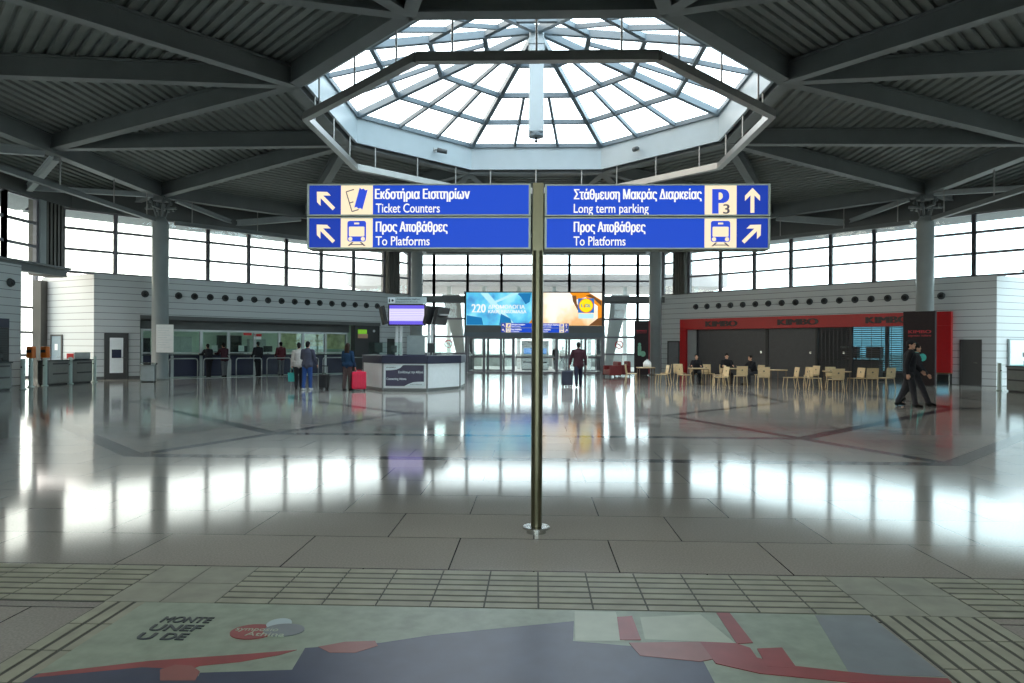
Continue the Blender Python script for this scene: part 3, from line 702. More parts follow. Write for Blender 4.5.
gm.mi = 0; gm.box((-2.43, 1.2, .0085), (2.03, 4.18, .0101))
flat(5, [(0.636, 4.084), (1.006, 4.147), (1.1, 3.751), (0.616, 3.779)]); flat(5, [(0.25, 4.16), (0.5, 4.16), (.5, 3.75), (.23, 3.74)])
flat(4, [(1.698, 4.165), (2.025, 4.178), (2.028, 3.414), (1.568, 3.422)])
flat(1, [(-1.215, 3.583), (-0.831, 3.662), (-0.565, 3.776), (-0.123, 3.905), (0.238, 4.007), (0.217, 3.735), (0.521, 3.687), (0.874, 3.597), (0.872, 3.311), (.87, 1.2), (-1.61, 1.2), (-1.611, 3.199), (-1.636, 3.288), (-1.197, 3.338)])
flat(1, [(-2.427, 3.242), (-1.921, 3.348), (-1.671, 3.317), (-1.592, 3.2), (-1.6, 1.2), (-2.43, 1.2)])
flat(2, [(-2.408, 3.243), (-1.951, 3.4), (-1.477, 3.501), (-1.25, 3.558), (-1.317, 3.497), (-1.491, 3.41), (-1.672, 3.359), (-1.7, 3.32), (-1.951, 3.33), (-2.42, 3.2)])
flat(3, [(-1.848, 3.309), (-1.802, 3.364), (-1.712, 3.357), (-1.641, 3.298), (-1.621, 3.209), (-1.788, 3.201)])
flat(3, [(-1.15, 3.598), (-1.024, 3.665), (-0.864, 3.685), (-0.834, 3.625), (-0.935, 3.537), (-1.065, 3.531)])
flat(2, [(0.498, 4.078), (0.59, 4.097), (0.592, 3.765), (0.476, 3.76)]); flat(2, [(1.111, 4.173), (1.191, 4.173), (1.199, 3.756), (1.107, 3.739)])
flat(3, [(0.521, 3.724), (0.912, 3.755), (.93, 3.55), (0.854, 3.517), (0.557, 3.571)])
flat(2, [(.912, 3.755), (1.1, 3.745), (1.162, 3.69), (1.162, 3.576), (1.301, 3.494), (1.707, 3.408), (2.025, 3.393), (2.017, 3.343), (1.579, 3.323), (1.121, 3.402), (.93, 3.5)])
flat(2, [(1.197, 3.682), (1.335, 3.701), (1.325, 3.463), (1.181, 3.478)])
def oval(cx, cy_, rx, ry, n=24): return [(cx + rx * math.cos(2 * math.pi * i / n), cy_ + ry * math.sin(2 * math.pi * i / n)) for i in range(n)]
flat(2, oval(-1.575, 3.77, .125, .10)); flat(7, oval(-1.47, 3.885, .07, .075)); flat(4, oval(-1.41, 3.80, .115, .085))
FLATX = Matrix(((1, 0, 0, 0), (0, 0, 1, 0), (0, -1, 0, 0), (0, 0, 0, 1)))   # x,z letters laid down: z -> y, y -> height
def floor_text(i, s, x, y, w, h, bold=.02):
    gm.mi = i; LAY[0] += .0003; gm.text(s, x, y, w, h, -LAY[0], -.0098, bold, FLATX)
for s_, y, x, w in (('MONTE', 3.875, -2.17, .29), ('UNEF', 3.76, -2.175, .29), ('U', 3.645, -2.18, .09), ('DE', 3.645, -2.04, .13)): floor_text(6, s_, x, y, w, .085)
floor_text(5, 'symposio', -1.68, 3.775, .24, .05, .0); floor_text(5, 'Athina', -1.60, 3.71, .22, .05, .0)
tag(gm.build('floor_graphic', gmats), 'worn pale floor graphic with navy field and red ribbons before the camera', 'floor graphic')

# ------------------------------------------------------------------ ticket counters on the left
def local(wl, o): o.matrix_world = wl.M; return o
def room(wl, x0, x1, y0, y1, z1, m, label, parts=True):
    mb = MB(); mb.box((x0, y1, 0), (x1, y1 + .15, z1)); mb.box((x0 - .15, y0, 0), (x0, y1, z1)); mb.box((x1, y0, 0), (x1 + .15, y1, z1)); mb.box((x0 - .15, y0 - .1, z1), (x1 + .15, y1 + .15, z1 + .12)); mb.box((x0, .3, -.01), (x1, y1, .015))
    return tag(local(wl, mb.build('wall_inner_room', m)), label, kind='structure')
room(DL, 9.24, 22.6, .26, 4.4, 3.02, 'office_wall', 'pale green walls and ceiling of the ticket office')
tag(local(DL, MB().box((9.24, .05, 2.98), (22.6, .62, 3.02)).box((9.24, .5, 2.42), (20.75, .7, 3.0)).build('lintel', 'lintel')), 'grey lintel over the ticket windows', kind='structure')
tag(local(DL, MB().box((9.24, -.05, 2.86), (22.6, .05, 3.06)).build('trim_9', 'lintel')), 'dark edge strip over the ticket window recess', kind='structure')
tag(local(DL, MB().box((7.31, -.06, 0), (7.72, -.02, .14)).box((8.75, -.06, 0), (9.24, -.02, .14)).build('baseboard_left', 'lintel')), 'dark skirting below the clad wall left of the ticket windows', kind='structure')
BX0 = 9.45
contents = ['dark shelving', 'white papers', 'a pale cupboard', 'dark shelving and lit lamps', 'a red card at its top', 'an olive roller blind', 'an olive roller blind and pale sill', 'an olive roller blind beside the black panel']
for k in range(8):
    x = BX0 + 1.4 * k
    t = thing('ticket_window', '%s ticket window from the round column, behind it %s' % (ORD[k], contents[k]), 'ticket window', DL.P(x + .7, .6), DL.a, 'glazed ticket windows in the left wall')
    mb = MB()
    for q in (-.68, .68): mb.box((q - .05, -.06, 0), (q + .05, .06, 2.42))
    mb.box((-.7, -.05, 2.32), (.7, .05, 2.42)); mb.box((-.7, -.05, 1.2), (.7, .05, 1.26)); mb.build('frame', 'steel_dull', t)
    MB().box((-.64, -.01, 1.26), (.64, .01, 2.32)).build('pane', 'glass_green', t)
    MB().box((-.64, -.03, .16), (.64, .05, 1.1)).box((-.64, .0, 0), (.64, .05, .16)).build('counter_front', 'navy', t, bevel=.008)
    MB().box((-.66, -.28, 1.1), (.66, .35, 1.15)).build('counter_ledge', 'office_dark', t, bevel=.008)
    if k in (0, 2, 3): MB().box((-.15, .02, 1.3), (.15, .05, 1.62)).build('notice', 'white_plain', t)
    if k >= 5:
        b = MB(); b.box((-.62, .1, 1.45 if k != 6 else 1.6), (.62, .12, 2.3)); b.cyl((-.62, .11, 2.3), (.62, .11, 2.3), .03); b.build('blind', 'blind_olive', t)
for i, (x, y, m, w, h, lab) in enumerate(((10.2, 3.9, 'office_dark', 1.1, 2.0, 'dark shelf unit at the back of the ticket office near the column'), (12.3, 4.0, 'office_grey', 1.2, 2.1, 'grey cupboard behind the second ticket window'), (15.0, 3.9, 'office_dark', 1.3, 2.2, 'dark shelf unit behind the fourth ticket window'), (16.6, 3.9, 'office_grey', 1.0, 2.0, 'grey cupboard behind the fifth ticket window'))):
    t = thing('office_cabinet', lab, 'cabinet', DL.P(x, y), DL.a)
    b = MB(); b.box((-w / 2, .35, 0), (w / 2, .38, h)); b.box((-w / 2, 0, 0), (-w / 2 + .03, .35, h)); b.box((w / 2 - .03, 0, 0), (w / 2, .35, h))
    for z in (0.05, .5, 1.0, 1.45, 1.85, h - .03): b.box((-w / 2, 0, z), (w / 2, .35, z + .03))
    b.build('carcass', m, t)
    if m == 'office_grey': MB().box((-w / 2 + .02, -.02, .06), (-.01, 0, h - .05)).build('door', m, t); MB().box((.01, -.02, .06), (w / 2 - .02, 0, h - .05)).build('door', m, t)
for i, x in enumerate((10.6, 13.3, 14.6, 16.0)):
    t = thing('desk_monitor', '%s dark monitor behind the ticket windows, counting from the column' % ORD[i], 'monitor', DL.P(x, 1.05, 1.15), DL.a, 'monitors in the ticket office')
    MB().box((-.25, -.02, .12), (.25, .03, .45)).build('screen', 'office_dark', t, bevel=.01); MB().box((-.03, -.02, 0), (.03, .03, .14)).box((-.12, -.09, 0), (.12, .09, .015)).build('stand', 'office_dark', t)
for i, x in enumerate((11.0, 13.2, 15.6, 18.0, 20.0)):
    t = thing('ceiling_light', '%s lit panel on the ticket office ceiling from the column' % ORD[i], 'light', DL.P(x, 2.2, 2.95), DL.a, 'ticket office ceiling lights')
    MB().box((-.5, -.16, 0), (.5, .16, .06)).build('housing', 'white_plain', t); MB().box((-.46, -.12, -.01), (.46, .12, 0)).build('diffuser', 'office_lamp', t)
for x, z, lab in ((14.05 + .6, 2.17, 'small red card at the top of the fourth ticket window'), (15.2, 2.12, 'red and white card at the top of the fifth ticket window')):
    t = thing('window_card', lab, 'card', DL.P(x, .54, z), DL.a); MB().box((-.22, 0, 0), (.22, .02, .14)).build('card', 'poster_red', t)
    if z < 2.15: MB().box((-.2, 0, -.16), (.2, .02, -.01)).build('lower_half', 'white_plain', t)
# black panel with the lit strip at the right end
t = thing('information_board', 'black wall panel with small green lit screen beside the ticket windows', 'panel', DL.P(21.75, .05), DL.a)
MB().box((-.85, 0, .1), (.85, .5, 2.86)).build('panel', 'black', t, bevel=.01)
MB().box((-.66, -.03, 2.36), (-.06, 0, 2.62)).build('lit_strip', 'led_green', t); MB().box((-.66, -.03, 2.1), (.0, 0, 2.36)).build('screen', 'led_brown', t); MB().cyl((.45, -.02, 2.55), (.45, 0, 2.55), .08, n=12).build('camera_dome', 'steel_dull', t)
# guide rails in front of the counters
for k in range(7):
    x0 = 10.2 + 1.6 * k
    t = thing('queue_rail', '%s bent steel queue rail before the ticket windows, from the column' % ORD[k], 'rail', DL.P(x0 + .66, -1.15), DL.a, 'steel queue rails along the ticket windows')
    b = MB(); pts = [(-.66, 0, 0), (-.66, 0, .85), (-.63, 0, .93), (-.56, 0, .97), (.56, 0, .97), (.63, 0, .93), (.66, 0, .85), (.66, 0, 0)]; b.tube(pts, .028); b.build('tube', 'steel_dull', t, True)
    b = MB(); [b.lathe([(.06, 0), (.06, .012), (.035, .02)], (q, 0, 0), 12) for q in (-.66, .66)]; b.build('foot_plate', 'steel_dull', t)
tag(local(DL, MB().box((9.6, -1.24, 0), (22.4, -1.18, .012)).build('trim_10', 'steel_dull')), 'thin metal floor strip along the queue rails', kind='structure')
# air nozzles along both walls
def nozzle(wl, x, z, label, group):
    t = thing('air_nozzle', label, 'vent', wl.P(x, -.02, z), wl.a, group)
    def ring(prof, n=16):
        b = MB(); vs_ = [(r * math.cos(2 * math.pi * i / n), y, r * math.sin(2 * math.pi * i / n)) for r, y in prof for i in range(n)]
        fs = [(j * n + i, (j + 1) * n + i, (j + 1) * n + (i + 1) % n, j * n + (i + 1) % n) for j in range(len(prof) - 1) for i in range(n)] + [tuple(range((len(prof) - 1) * n, len(prof) * n))]
        return b.add(vs_, fs)
    ring([(.17, 0), (.17, -.02), (.145, -.04), (.13, -.11), (.115, -.11), (.10, -.03)]).build('collar', 'office_dark', t, True)
    b = MB(); b.ball((0, -.04, 0), (.095, .07, .095), 12, 8); b.build('ball', 'black', t, True)
    return t
for k in range(18):
    nozzle(DL, 9.45 + .76 * k, 4.08, '%s round black air nozzle above the ticket windows, counting from the column' % ORD[k], 'air nozzles on the ticket wall')
    nozzle(DR, -9.45 - .76 * k, 4.10, '%s round black air nozzle above the red café front, counting from the column' % ORD[k], 'air nozzles on the café wall')
for k in range(3):
    nozzle(Wall((-20.3, 24), R(90)), 1.6 - .8 * k, 4.0, '%s round air nozzle from the end of the wall beside the left gates' % ORD[k], 'air nozzles by the left gates')
    nozzle(Wall((20.3, 24), R(-90)), -1.6 + .8 * k, 4.0, '%s round air nozzle from the end of the wall beside the right gates' % ORD[k], 'air nozzles by the right gates')
struct('pillar', MB().box((-24.15, 31.9, 0), (-23.75, 32.5, 4.7)), 'pillar_brown', 'dark post where the left end wall meets the glazing')
struct('pillar', MB().box((23.75, 31.9, 0), (24.15, 32.5, 4.7)), 'pillar_brown', 'dark post where the right end wall meets the glazing')
t = thing('recess_panel', 'dark slatted panel standing in for an open recess, with navy strip sign on the wall by the left gates', 'recess panel', Wall((-20.3, 24.4), R(90)).P(0, -.02), R(90))  # dark slatted panel added in place of a dark open recess
MB().box((-1.1, -.05, 0), (1.1, 0, 2.45)).build('surround', 'black', t)
b = MB()
for q in range(24): b.box((-1.0, -.075, .05 + q * .09), (1.0, -.05, .125 + q * .09))
b.build('slats', 'office_dark', t); MB().box((-1.05, -.1, 2.25), (1.05, -.05, 2.6)).build('sign_strip', 'navy', t)
# doors in the clad walls
def leaf(name, wl, x0, x1, z1, m, label, y=-.02, extra=None):
    t = thing(name, label, 'door', wl.P((x0 + x1) / 2, y), wl.a); w = (x1 - x0) / 2
    b = MB(); b.box((-w, -.05, 0), (-w + .08, 0, z1)); b.box((w - .08, -.05, 0), (w, 0, z1)); b.box((-w, -.05, z1 - .08), (w, 0, z1)); b.build('frame', 'door_dark', t)
    MB().box((-w + .08, -.03, .02), (w - .08, 0, z1 - .08)).build('leaf', m, t)
    b = MB(); b.cyl((w - .16, -.03, 1.02), (w - .16, -.09, 1.02), .012); b.cyl((w - .16, -.09, 1.02), (w - .30, -.09, 1.02), .012); b.build('handle', 'steel', t)
    if extra: extra(t)
    return t
def win_panel(t): MB().box((-.28, -.04, .3), (.28, -.03, 1.95)).build('inset', 'desk_white', t); MB().box((-.2, -.05, 1.0), (.2, -.04, 1.4)).build('notice', 'navy', t)
leaf('service_door', DL, 7.73, 8.74, 2.17, 'door_dark', 'black framed door with pale inset and navy notice left of the ticket windows', extra=win_panel)
leaf('service_door', DR, -8.7, -7.85, 2.07, 'door_dark', 'plain dark service door right of the red café front')
leaf('service_door', DR, -24.34, -23.46, 2.05, 'door_grey', 'plain grey service door between rear column and café front')
leaf('service_door', DL, 23.1, 23.6, 2.1, 'door_dark', 'narrow dark door behind the information desk')
pe = Wall((-20.3, 30.68), math.atan2(1.87, -3.9))
leaf('service_door', Wall((-20.3, 30.68), math.atan2(1.87, -3.9) + math.pi), -3.45, -2.5, 2.1, 'door_blue', 'blue-grey door with a white notice behind the left gates', y=-.01, extra=lambda t: MB().box((-.12, -.04, 1.35), (.12, -.03, 1.65)).build('notice', 'white_plain', t))
t = thing('notice_cabinet', 'pale blue double cupboard door in the wall behind the right gates', 'cabinet', Wall((20.3, 30.68), math.atan2(1.87, 3.9)).P(1.9, -.02), math.atan2(1.87, 3.9))
MB().box((-1.1, -.06, .55), (1.1, 0, 2.1)).build('body', 'office_grey', t)
for s_ in (-1, 1): d = MB().box((s_ * .55 - .5, -.09, .95), (s_ * .55 + .5, -.06, 2.05)).build('door', 'graphic_pale', t); MB().box((-s_ * .06 + s_ * .2 - .015, -.12, 1.3), (-s_ * .06 + s_ * .2 + .015, -.09, 1.5)).build('handle', 'black', d)
MB().box((-1.05, -.09, .6), (1.05, -.06, .92)).build('lower_panel', 'teal', t)

# ------------------------------------------------------------------ café front on the right
mb = MB(); y1 = 4.4
mb.box((-22.6, y1, 0), (-15.2, y1 + .15, 3.02)); mb.box((-15.2, y1, 0), (-9.2, y1 + .15, .35)); mb.box((-15.2, y1, 2.9), (-9.2, y1 + .15, 3.02))
mb.box((-22.75, .26, 0), (-22.6, y1, 3.02)); mb.box((-9.2, .26, 0), (-9.0, y1, 3.02)); mb.box((-22.75, .16, 3.02), (-9.0, y1 + .15, 3.14))
tag(local(DR, mb.build('wall_inner_room', 'office_dark')), 'dark walls and ceiling inside the closed café', kind='structure')
for k in range(3): window(DR, -15.2 + 2 * k, -13.2 + 2 * k, .35, 2.9, (), '%s added blue-green rear pane for the light behind the café slats' % ORD[k], y=4.45, tint='glass_cyan')  # tinted windows added so blue-green light shows between the slats
cf = thing('cafe_facade', 'red café frame with dark lettering on its long fascia', 'café front', DR.P(-16.1, 0), DR.a)
o_ = -16.1
MB().box((-23.3 - o_, -.3, 2.72), (-8.98 - o_, .0, 3.36)).build('fascia', 'red_fascia', cf, bevel=.01)
MB().box((-23.3 - o_, -.3, 0), (-22.88 - o_, 0, 2.72)).build('side_panel', 'red_fascia', cf, bevel=.01); MB().box((-9.7 - o_, -.3, .55), (-8.98 - o_, 0, 2.72)).build('side_panel', 'red_fascia', cf, bevel=.01)
MB().cyl((-9.6 - o_, -.15, 0), (-9.6 - o_, -.15, .56), .03).build('post', 'steel', cf); MB().cyl((-9.08 - o_, -.15, 0), (-9.08 - o_, -.15, .56), .03).build('post', 'steel', cf)
MB().box((-9.7 - o_, -.29, .5), (-8.98 - o_, -.02, .55)).build('sill', 'wood_dark', cf)
for x0, x1 in ((-21.55, -19.5), (-17.15, -14.95), (-12.65, -10.65)): MB().text('KIMBO', x0 - o_, 2.88, x1 - x0, .34, -.33, -.3, .06).build('lettering', 'dark_letter', cf)
MB().box((-22.88 - o_, -.1, 0), (-22.3 - o_, .2, 2.72)).build('pale_pillar', 'column_paint', cf)
def shutter(x0, x1, solid, label):
    t = thing('roller_shutter', label, 'shutter', DR.P((x0 + x1) / 2, .06), DR.a); w = (x1 - x0) / 2
    b = MB(); n = 28 if solid else 26; h = 2.74 / n
    for i in range(n):
        if solid: b.box((-w, -.015, i * h), (w, .01, (i + .86) * h)); b.box((-w, 0, (i + .8) * h), (w, .006, (i + 1) * h))
        else: b.box((-w, -.012, i * h), (w, .012, (i + .38) * h))
    if not solid:
        for q in range(9): x = -w + 2 * w * q / 8; b.box((x - .01, -.008, 0), (x + .01, .008, 2.74))
    b.build('slats', 'shutter', t)
    MB().box((-w - .05, -.06, 0), (-w + .03, .06, 2.74)).build('guide', 'black', t); MB().box((w - .03, -.06, 0), (w + .05, .06, 2.74)).build('guide', 'black', t)
    MB().box((w - .35, -.04, 1.35), (w - .25, -.015, 1.47)).build('lock', 'steel', t)
shutter(-22.25, -17.95, True, 'closed dark slatted shutter behind the seated guests'); shutter(-17.85, -15.2, True, 'closed dark shutter between the seated guests and open-slat shutter')
shutter(-15.15, -13.5, False, 'open-slat shutter panel with blue-green light beside the solid shutter'); shutter(-13.4, -9.75, False, 'wide open-slat shutter with blue-green light beside the near dark totem')
t = thing('bar_counter', 'dark café bar counter behind the open-slat shutters', 'counter', DR.P(-13, 2.0), DR.a)
MB().box((-2.6, -.3, 0), (.3, .3, 1.0)).build('body', 'office_dark', t, bevel=.01); MB().box((-2.7, -.38, 1.0), (.4, .38, 1.05)).build('worktop', 'black', t, bevel=.01)
for x, w, lab in ((-14.2, .8, 'dark coffee machine on the café bar, away from the totem'), (-13.0, .7, 'dark display case on the café bar near the totem')):
    t = thing('bar_machine', lab, 'machine', DR.P(x, 2.0, 1.05), DR.a); MB().box((-w / 2, -.25, .08), (w / 2, .25, .62)).build('body', 'black', t, bevel=.03); MB().box((-w / 2 - .02, -.28, .62), (w / 2 + .02, .28, .7)).build('top_tray', 'office_grey', t)
    for q in (-.35, .35): MB().cyl((q * w, 0, 0), (q * w, 0, .09), .04).build('foot', 'black', t)
# advertising totems
def totem(loc, rz, w, h, label, edge):
    t = thing('advert_totem', label, 'totem', loc, rz)
    MB().box((-w / 2, -.12, .04), (w / 2, .12, h)).build('body', 'totem_dark', t, bevel=.01); MB().box((-w / 2 + .05, -.1, 0), (w / 2 - .05, .1, .05)).build('plinth', 'black', t)
    if edge: MB().box((w / 2, -.13, .1), (w / 2 + .09, .12, h)).build('red_edge', 'red_dark', t)
    b = MB(); k = w / 1.15
    b.text('KIMBO', -.38 * k, h - .86 * k - .02, .82 * k, .13 * k, -.128, -.119, .03); b.text('espresso italiano', -.38 * k, h - .99 * k - .02, .82 * k, .09 * k, -.128, -.119, .0); b.build('lettering', 'totem_text', t)
    b = MB(); b.mi = 0; b.plate(disc(.14 * k, 1.26, .17, 16, .9), -.127, -.119); b.plate(rrect(-.28 * k, 1.15, .0, 1.75, .06), -.126, -.119); b.plate(disc(-.14 * k, 1.82, .09), -.127, -.119)
    b.build('printed_figure', 'mint' if edge else 'teal', t); return t
totem((17.1, 30.85, 0), R(-45), 1.27, 3.3, 'tall dark totem with faint red lettering beside the walking men', False)
totem((6.25, 40.2, 0), R(-12), .82, 3.2, 'dark totem with pale green print by the right rear column', True)

# ------------------------------------------------------------------ ticket gates
def console(loc, L_, label, sg):
    t = thing('gate_console', label, 'console', loc, R(90)); w = L_ / 2
    MB().box((-w, -.22, .05), (w, .22, .95)).build('body', 'gate_body', t, bevel=.02); MB().box((-w - .02, -.25, .95), (w + .02, .25, 1.0)).build('top_plate', 'office_dark', t, bevel=.01)
    MB().box((-w + .05, -.18, 0), (w - .05, .18, .06)).build('plinth', 'black', t)
    for z in (.42, .82): MB().box((-w + .25, sg * .225 - .005, z), (w - .1, sg * .225 + .005, z + .06)).build('slot', 'black', t)
    return t
def gate_post(loc, label, head=False):
    t = thing('gate_post', label, 'post', loc)
    b = MB(); b.lathe([(.12, 0), (.12, .03), (.075, .05), (.075, 1.08 if not head else 1.06), (.06, 1.1)], n=16); b.build('post', 'gate_post', t, True)
    MB().cyl((0, -.076, .8), (0, -.085, .8), .03, n=12).build('reader', 'black', t)
    if head:
        MB().box((-.12, -.1, 1.1), (.12, .12, 1.54)).build('validator_head', 'orange', t, bevel=.03); MB().box((-.09, -.115, 1.3), (.09, -.1, 1.42)).build('display', 'black', t)
console((-18.75, 22.75, 0), 1.5, 'grey ticket gate console nearest the camera on the left', -1)
gate_post((-18.4, 23.85, 0), 'pale steel gate post between near console and orange validators')
gate_post((-19.06, 25.1, 0), 'slim post with orange validator head, nearer the camera', True); gate_post((-19.1, 25.9, 0), 'slim post with orange validator head, farther from the camera', True)
console((-19.3, 26.65, 0), 1.2, 'plain grey gate console between orange validator and middle post', -1)
gate_post((-19.1, 27.35, 0), 'pale gate post between the two far left consoles')
console((-19.3, 28.1, 0), 1.25, 'grey slotted gate console with red and white leaflets on top', -1)
gate_post((-19.15, 28.95, 0), 'pale gate post at the far end beside the clad wall')
console((18.6, 26.4, 0), 1.5, 'grey slotted gate console on the right below the pale cupboard', 1)
gate_post((18.25, 27.35, 0), 'pale gate post at the far end of the right console'); gate_post((18.0, 25.35, 0), 'pale gate post nearest the camera on the right')
console((18.6, 24.2, 0), 1.5, 'grey gate console cut by the picture edge on the right', 1)
t = thing('leaflet_box', 'open box of red and white leaflets on the far left console', 'leaflet box', (-19.3, 28.1, 1.0))
MB().box((-.2, -.5, 0), (.2, .5, .04)).box((.16, -.5, 0), (.2, .5, .3)).build('tray', 'steel_dull', t); MB().box((-.16, -.48, .04), (.14, .05, .25)).build('leaflets', 'poster_red', t, bevel=.01); MB().box((-.16, .1, .04), (.14, .48, .28)).build('leaflets', 'white_plain', t, bevel=.01)
def bag(loc, label, s=1.0, rz=0, m='black'):
    t = thing('shoulder_bag', label, 'bag', loc, rz); b = MB()
    b.box((-.28 * s, -.14 * s, 0), (.28 * s, .14 * s, .3 * s)); b.build('body', m, t, bevel=.06 * s); MB().box((-.26 * s, -.16 * s, .14 * s), (.26 * s, -.13 * s, .3 * s)).build('flap', 'office_dark', t, bevel=.02)
    MB().tube([(-.24 * s, 0, .28 * s), (-.15 * s, 0, .42 * s), (0, 0, .46 * s), (.15 * s, 0, .42 * s), (.24 * s, 0, .28 * s)], .014).build('strap', m, t, True)
bag((-18.75, 22.9, 1.0), 'dark bag lying on the near left gate console', 1.05, R(80)); bag((18.6, 26.2, 1.0), 'small dark bag lying on the right gate console', .75, R(95))

# bin and notice board at the left column
t = thing('litter_bin', 'square steel litter bin beside the left column', 'bin', (-16.95, 29.3, 0), R(20))
MB().box((-.27, -.27, .03), (.27, .27, .74)).build('body', 'steel_dull', t, bevel=.02); MB().box((-.3, -.3, .74), (.3, .3, .84)).build('lid', 'steel', t, bevel=.02); MB().box((-.15, -.31, .76), (.15, -.29, .82)).build('slot', 'black', t); MB().box((-.24, -.24, 0), (.24, .24, .04)).build('plinth', 'black', t)
t = thing('notice_board', 'white printed notice board tied to the left column', 'notice board', (-16.98, 30.66, 1.28), R(8))
MB().box((-.38, -.03, 0), (.38, 0, 1.28)).build('board', 'white_plain', t, bevel=.01)
b = MB()
for q in range(9): b.box((-.3, -.033, 1.12 - q * .11), (.3 - (q * 37 % 5) * .06, -.03, 1.13 - q * .11))
b.build('print_lines', 'panel_sign_pale', t); MB().box((-.3, 0, .2), (.2, .12, .26)).box((-.3, 0, 1.0), (.2, .12, 1.06)).build('bracket', 'steel_dull', t)

# ------------------------------------------------------------------ information desk with departure screens
cx = -4.65
dk = thing('information_desk', 'white eight-sided information desk with navy rim and printed front panel', 'desk', (cx, 24.2, 0))
OCT = [(-.8, 0), (.8, 0), (1.8, 1.6), (1.8, 3.4), (.8, 5.0), (-.8, 5.0), (-1.9, 3.4), (-1.9, 1.6)]
def inset(p, d):
    c = (0, 2.5); return [(c[0] + (x - c[0]) * (1 - d / 1.9), c[1] + (y - c[1]) * (1 - d / 2.5)) for x, y in p]
def ringwall(b, p, d, z0, z1):
    q = inset(p, d)
    for i in range(8):
        j = (i + 1) % 8; v = [(*p[i], z0), (*p[j], z0), (*q[j], z0), (*q[i], z0), (*p[i], z1), (*p[j], z1), (*q[j], z1), (*q[i], z1)]
        b.add(v, [(3, 2, 1, 0), (4, 5, 6, 7), (0, 1, 5, 4), (1, 2, 6, 5), (2, 3, 7, 6), (3, 0, 4, 7)])
    return b
ringwall(MB(), inset(OCT, -.05), .6, 1.0, 1.29).build('rim', 'navy', dk, bevel=.015)
ringwall(MB(), inset(OCT, .06), .1, 0, .12).build('plinth', 'desk_plinth', dk)
for i in range(8):
    a, b_ = Vector((*OCT[i], 0)), Vector((*OCT[(i + 1) % 8], 0)); d = (b_ - a).normalized(); n_ = Vector((-d.y, d.x, 0))
    mb = MB(); p, q = a + d * .03, b_ - d * .03
    mb.add([tuple(p + up * .12), tuple(q + up * .12), tuple(q + n_ * .05 + up * .12), tuple(p + n_ * .05 + up * .12), tuple(p + up * 1.03), tuple(q + up * 1.03), tuple(q + n_ * .05 + up * 1.03), tuple(p + n_ * .05 + up * 1.03)], [(3, 2, 1, 0), (4, 5, 6, 7), (0, 1, 5, 4), (1, 2, 6, 5), (2, 3, 7, 6), (3, 0, 4, 7)])
    mb.build('side_panel', 'desk_white', dk); 
mb = MB()
for x, y in OCT: mb.cyl((x, y, 0.02), (x, y, 1.03), .035, n=8)
mb.build('edge_posts', 'desk_plinth', dk)
gp = MB(); gp.mi = 0; gp.box((-.72, -.015, .2), (.72, 0, .95)); gp.mi = 1
gp.plate([(-.72, .76), (-.5, .765), (-.3, .79), (-.16, .85), (-.06, .95), (-.72, .95)], -.018, -.015); gp.plate([(-.02, .2), (.72, .2), (.72, .36), (.5, .36), (.3, .34), (.14, .28)], -.018, -.015)
gp.plate([(-.72, .2), (-.69, .2), (-.69, .95), (-.72, .95)], -.0175, -.015); gp.plate([(.69, .2), (.72, .2), (.72, .95), (.69, .95)], -.0175, -.015)
gp.text('Συνδέουμε την Αθήνα', -.24, .66, .9, .085, -.02, -.015, .02); gp.text('Connecting Athens', -.66, .42, .72, .085, -.02, -.015, .02); gp.mi = 2
gp.text('proastiakos', -.66, .85, .33, .05, -.022, -.018, .01); gp.text('www.trainose.gr', .2, .25, .42, .04, -.022, -.018, .0)
gp.build('printed_panel', ['graphic_dark', 'graphic_pale', 'ink'], dk)
for x0, x1, y in ((-1.5, -.85, .75), (-.75, -.2, .4), (.95, 1.6, .75)): MB().box((x0, y, 1.31), (x1, y + .02, 1.77)).build('glass_screen', 'glass_green', dk)
MB().box((-.15, 1.15, 1.31), (.52, 1.2, 2.03)).box((-.15, 1.14, 1.31), (-.12, 1.22, 2.05)).build('green_partition', 'office_grey', dk)
for x, y, w, h, lab in ((-1.15, .9, .3, .36, 'dark monitor on the information desk at its ticket side'), (.75, 1.3, .3, .36, 'dark monitor on the information desk at its door side'), (-.55, .75, .22, .26, 'small monitor on the information desk behind the printed front')):
    t = thing('desk_monitor', lab, 'monitor', (cx + x, 24.2 + y - .05, 1.31), R(170)); MB().box((-w / 2, -.03, .08), (w / 2, .02, .08 + h)).build('screen', 'office_dark', t, bevel=.01); MB().box((-.03, -.02, 0), (.03, .03, .1)).box((-.1, -.08, 0), (.1, .08, .012)).build('stand', 'office_dark', t)
t = thing('departure_display', 'lit violet departure screen under a pale header on white posts', 'display', (cx - .18, 25.55, 0))
for x in (-.42, -.26, .80, .92): MB().box((x - .045, .1, 0), (x + .045, .19, 2.9)).build('post', 'desk_white', t)
MB().box((-.72, -.06, 2.40), (.70, .1, 3.22)).build('screen_case', 'black', t, bevel=.01)
sb = MB(); sb.mi = 0; sb.box((-.67, -.07, 2.45), (.65, -.06, 3.17)); sb.mi = 1; sb.box((-.67, -.072, 3.04), (.65, -.065, 3.17)); sb.box((-.67, -.072, 2.45), (.65, -.065, 2.58)); sb.mi = 2
for q, z in enumerate((2.98, 2.92, 2.85, 2.78, 2.72, 2.65, 2.60)): sb.box((-.64, -.073, z), (.62, -.066, z + .018))
sb.build('screen', ['screen_white', 'screen_violet', 'screen_violet_pale'], t)
hb = MB(); hb.mi = 0; hb.box((-.74, -.06, 3.23), (.72, .06, 3.48)); hb.mi = 1; hb.box((-.72, -.066, 3.25), (-.46, -.06, 3.46)); hb.mi = 2
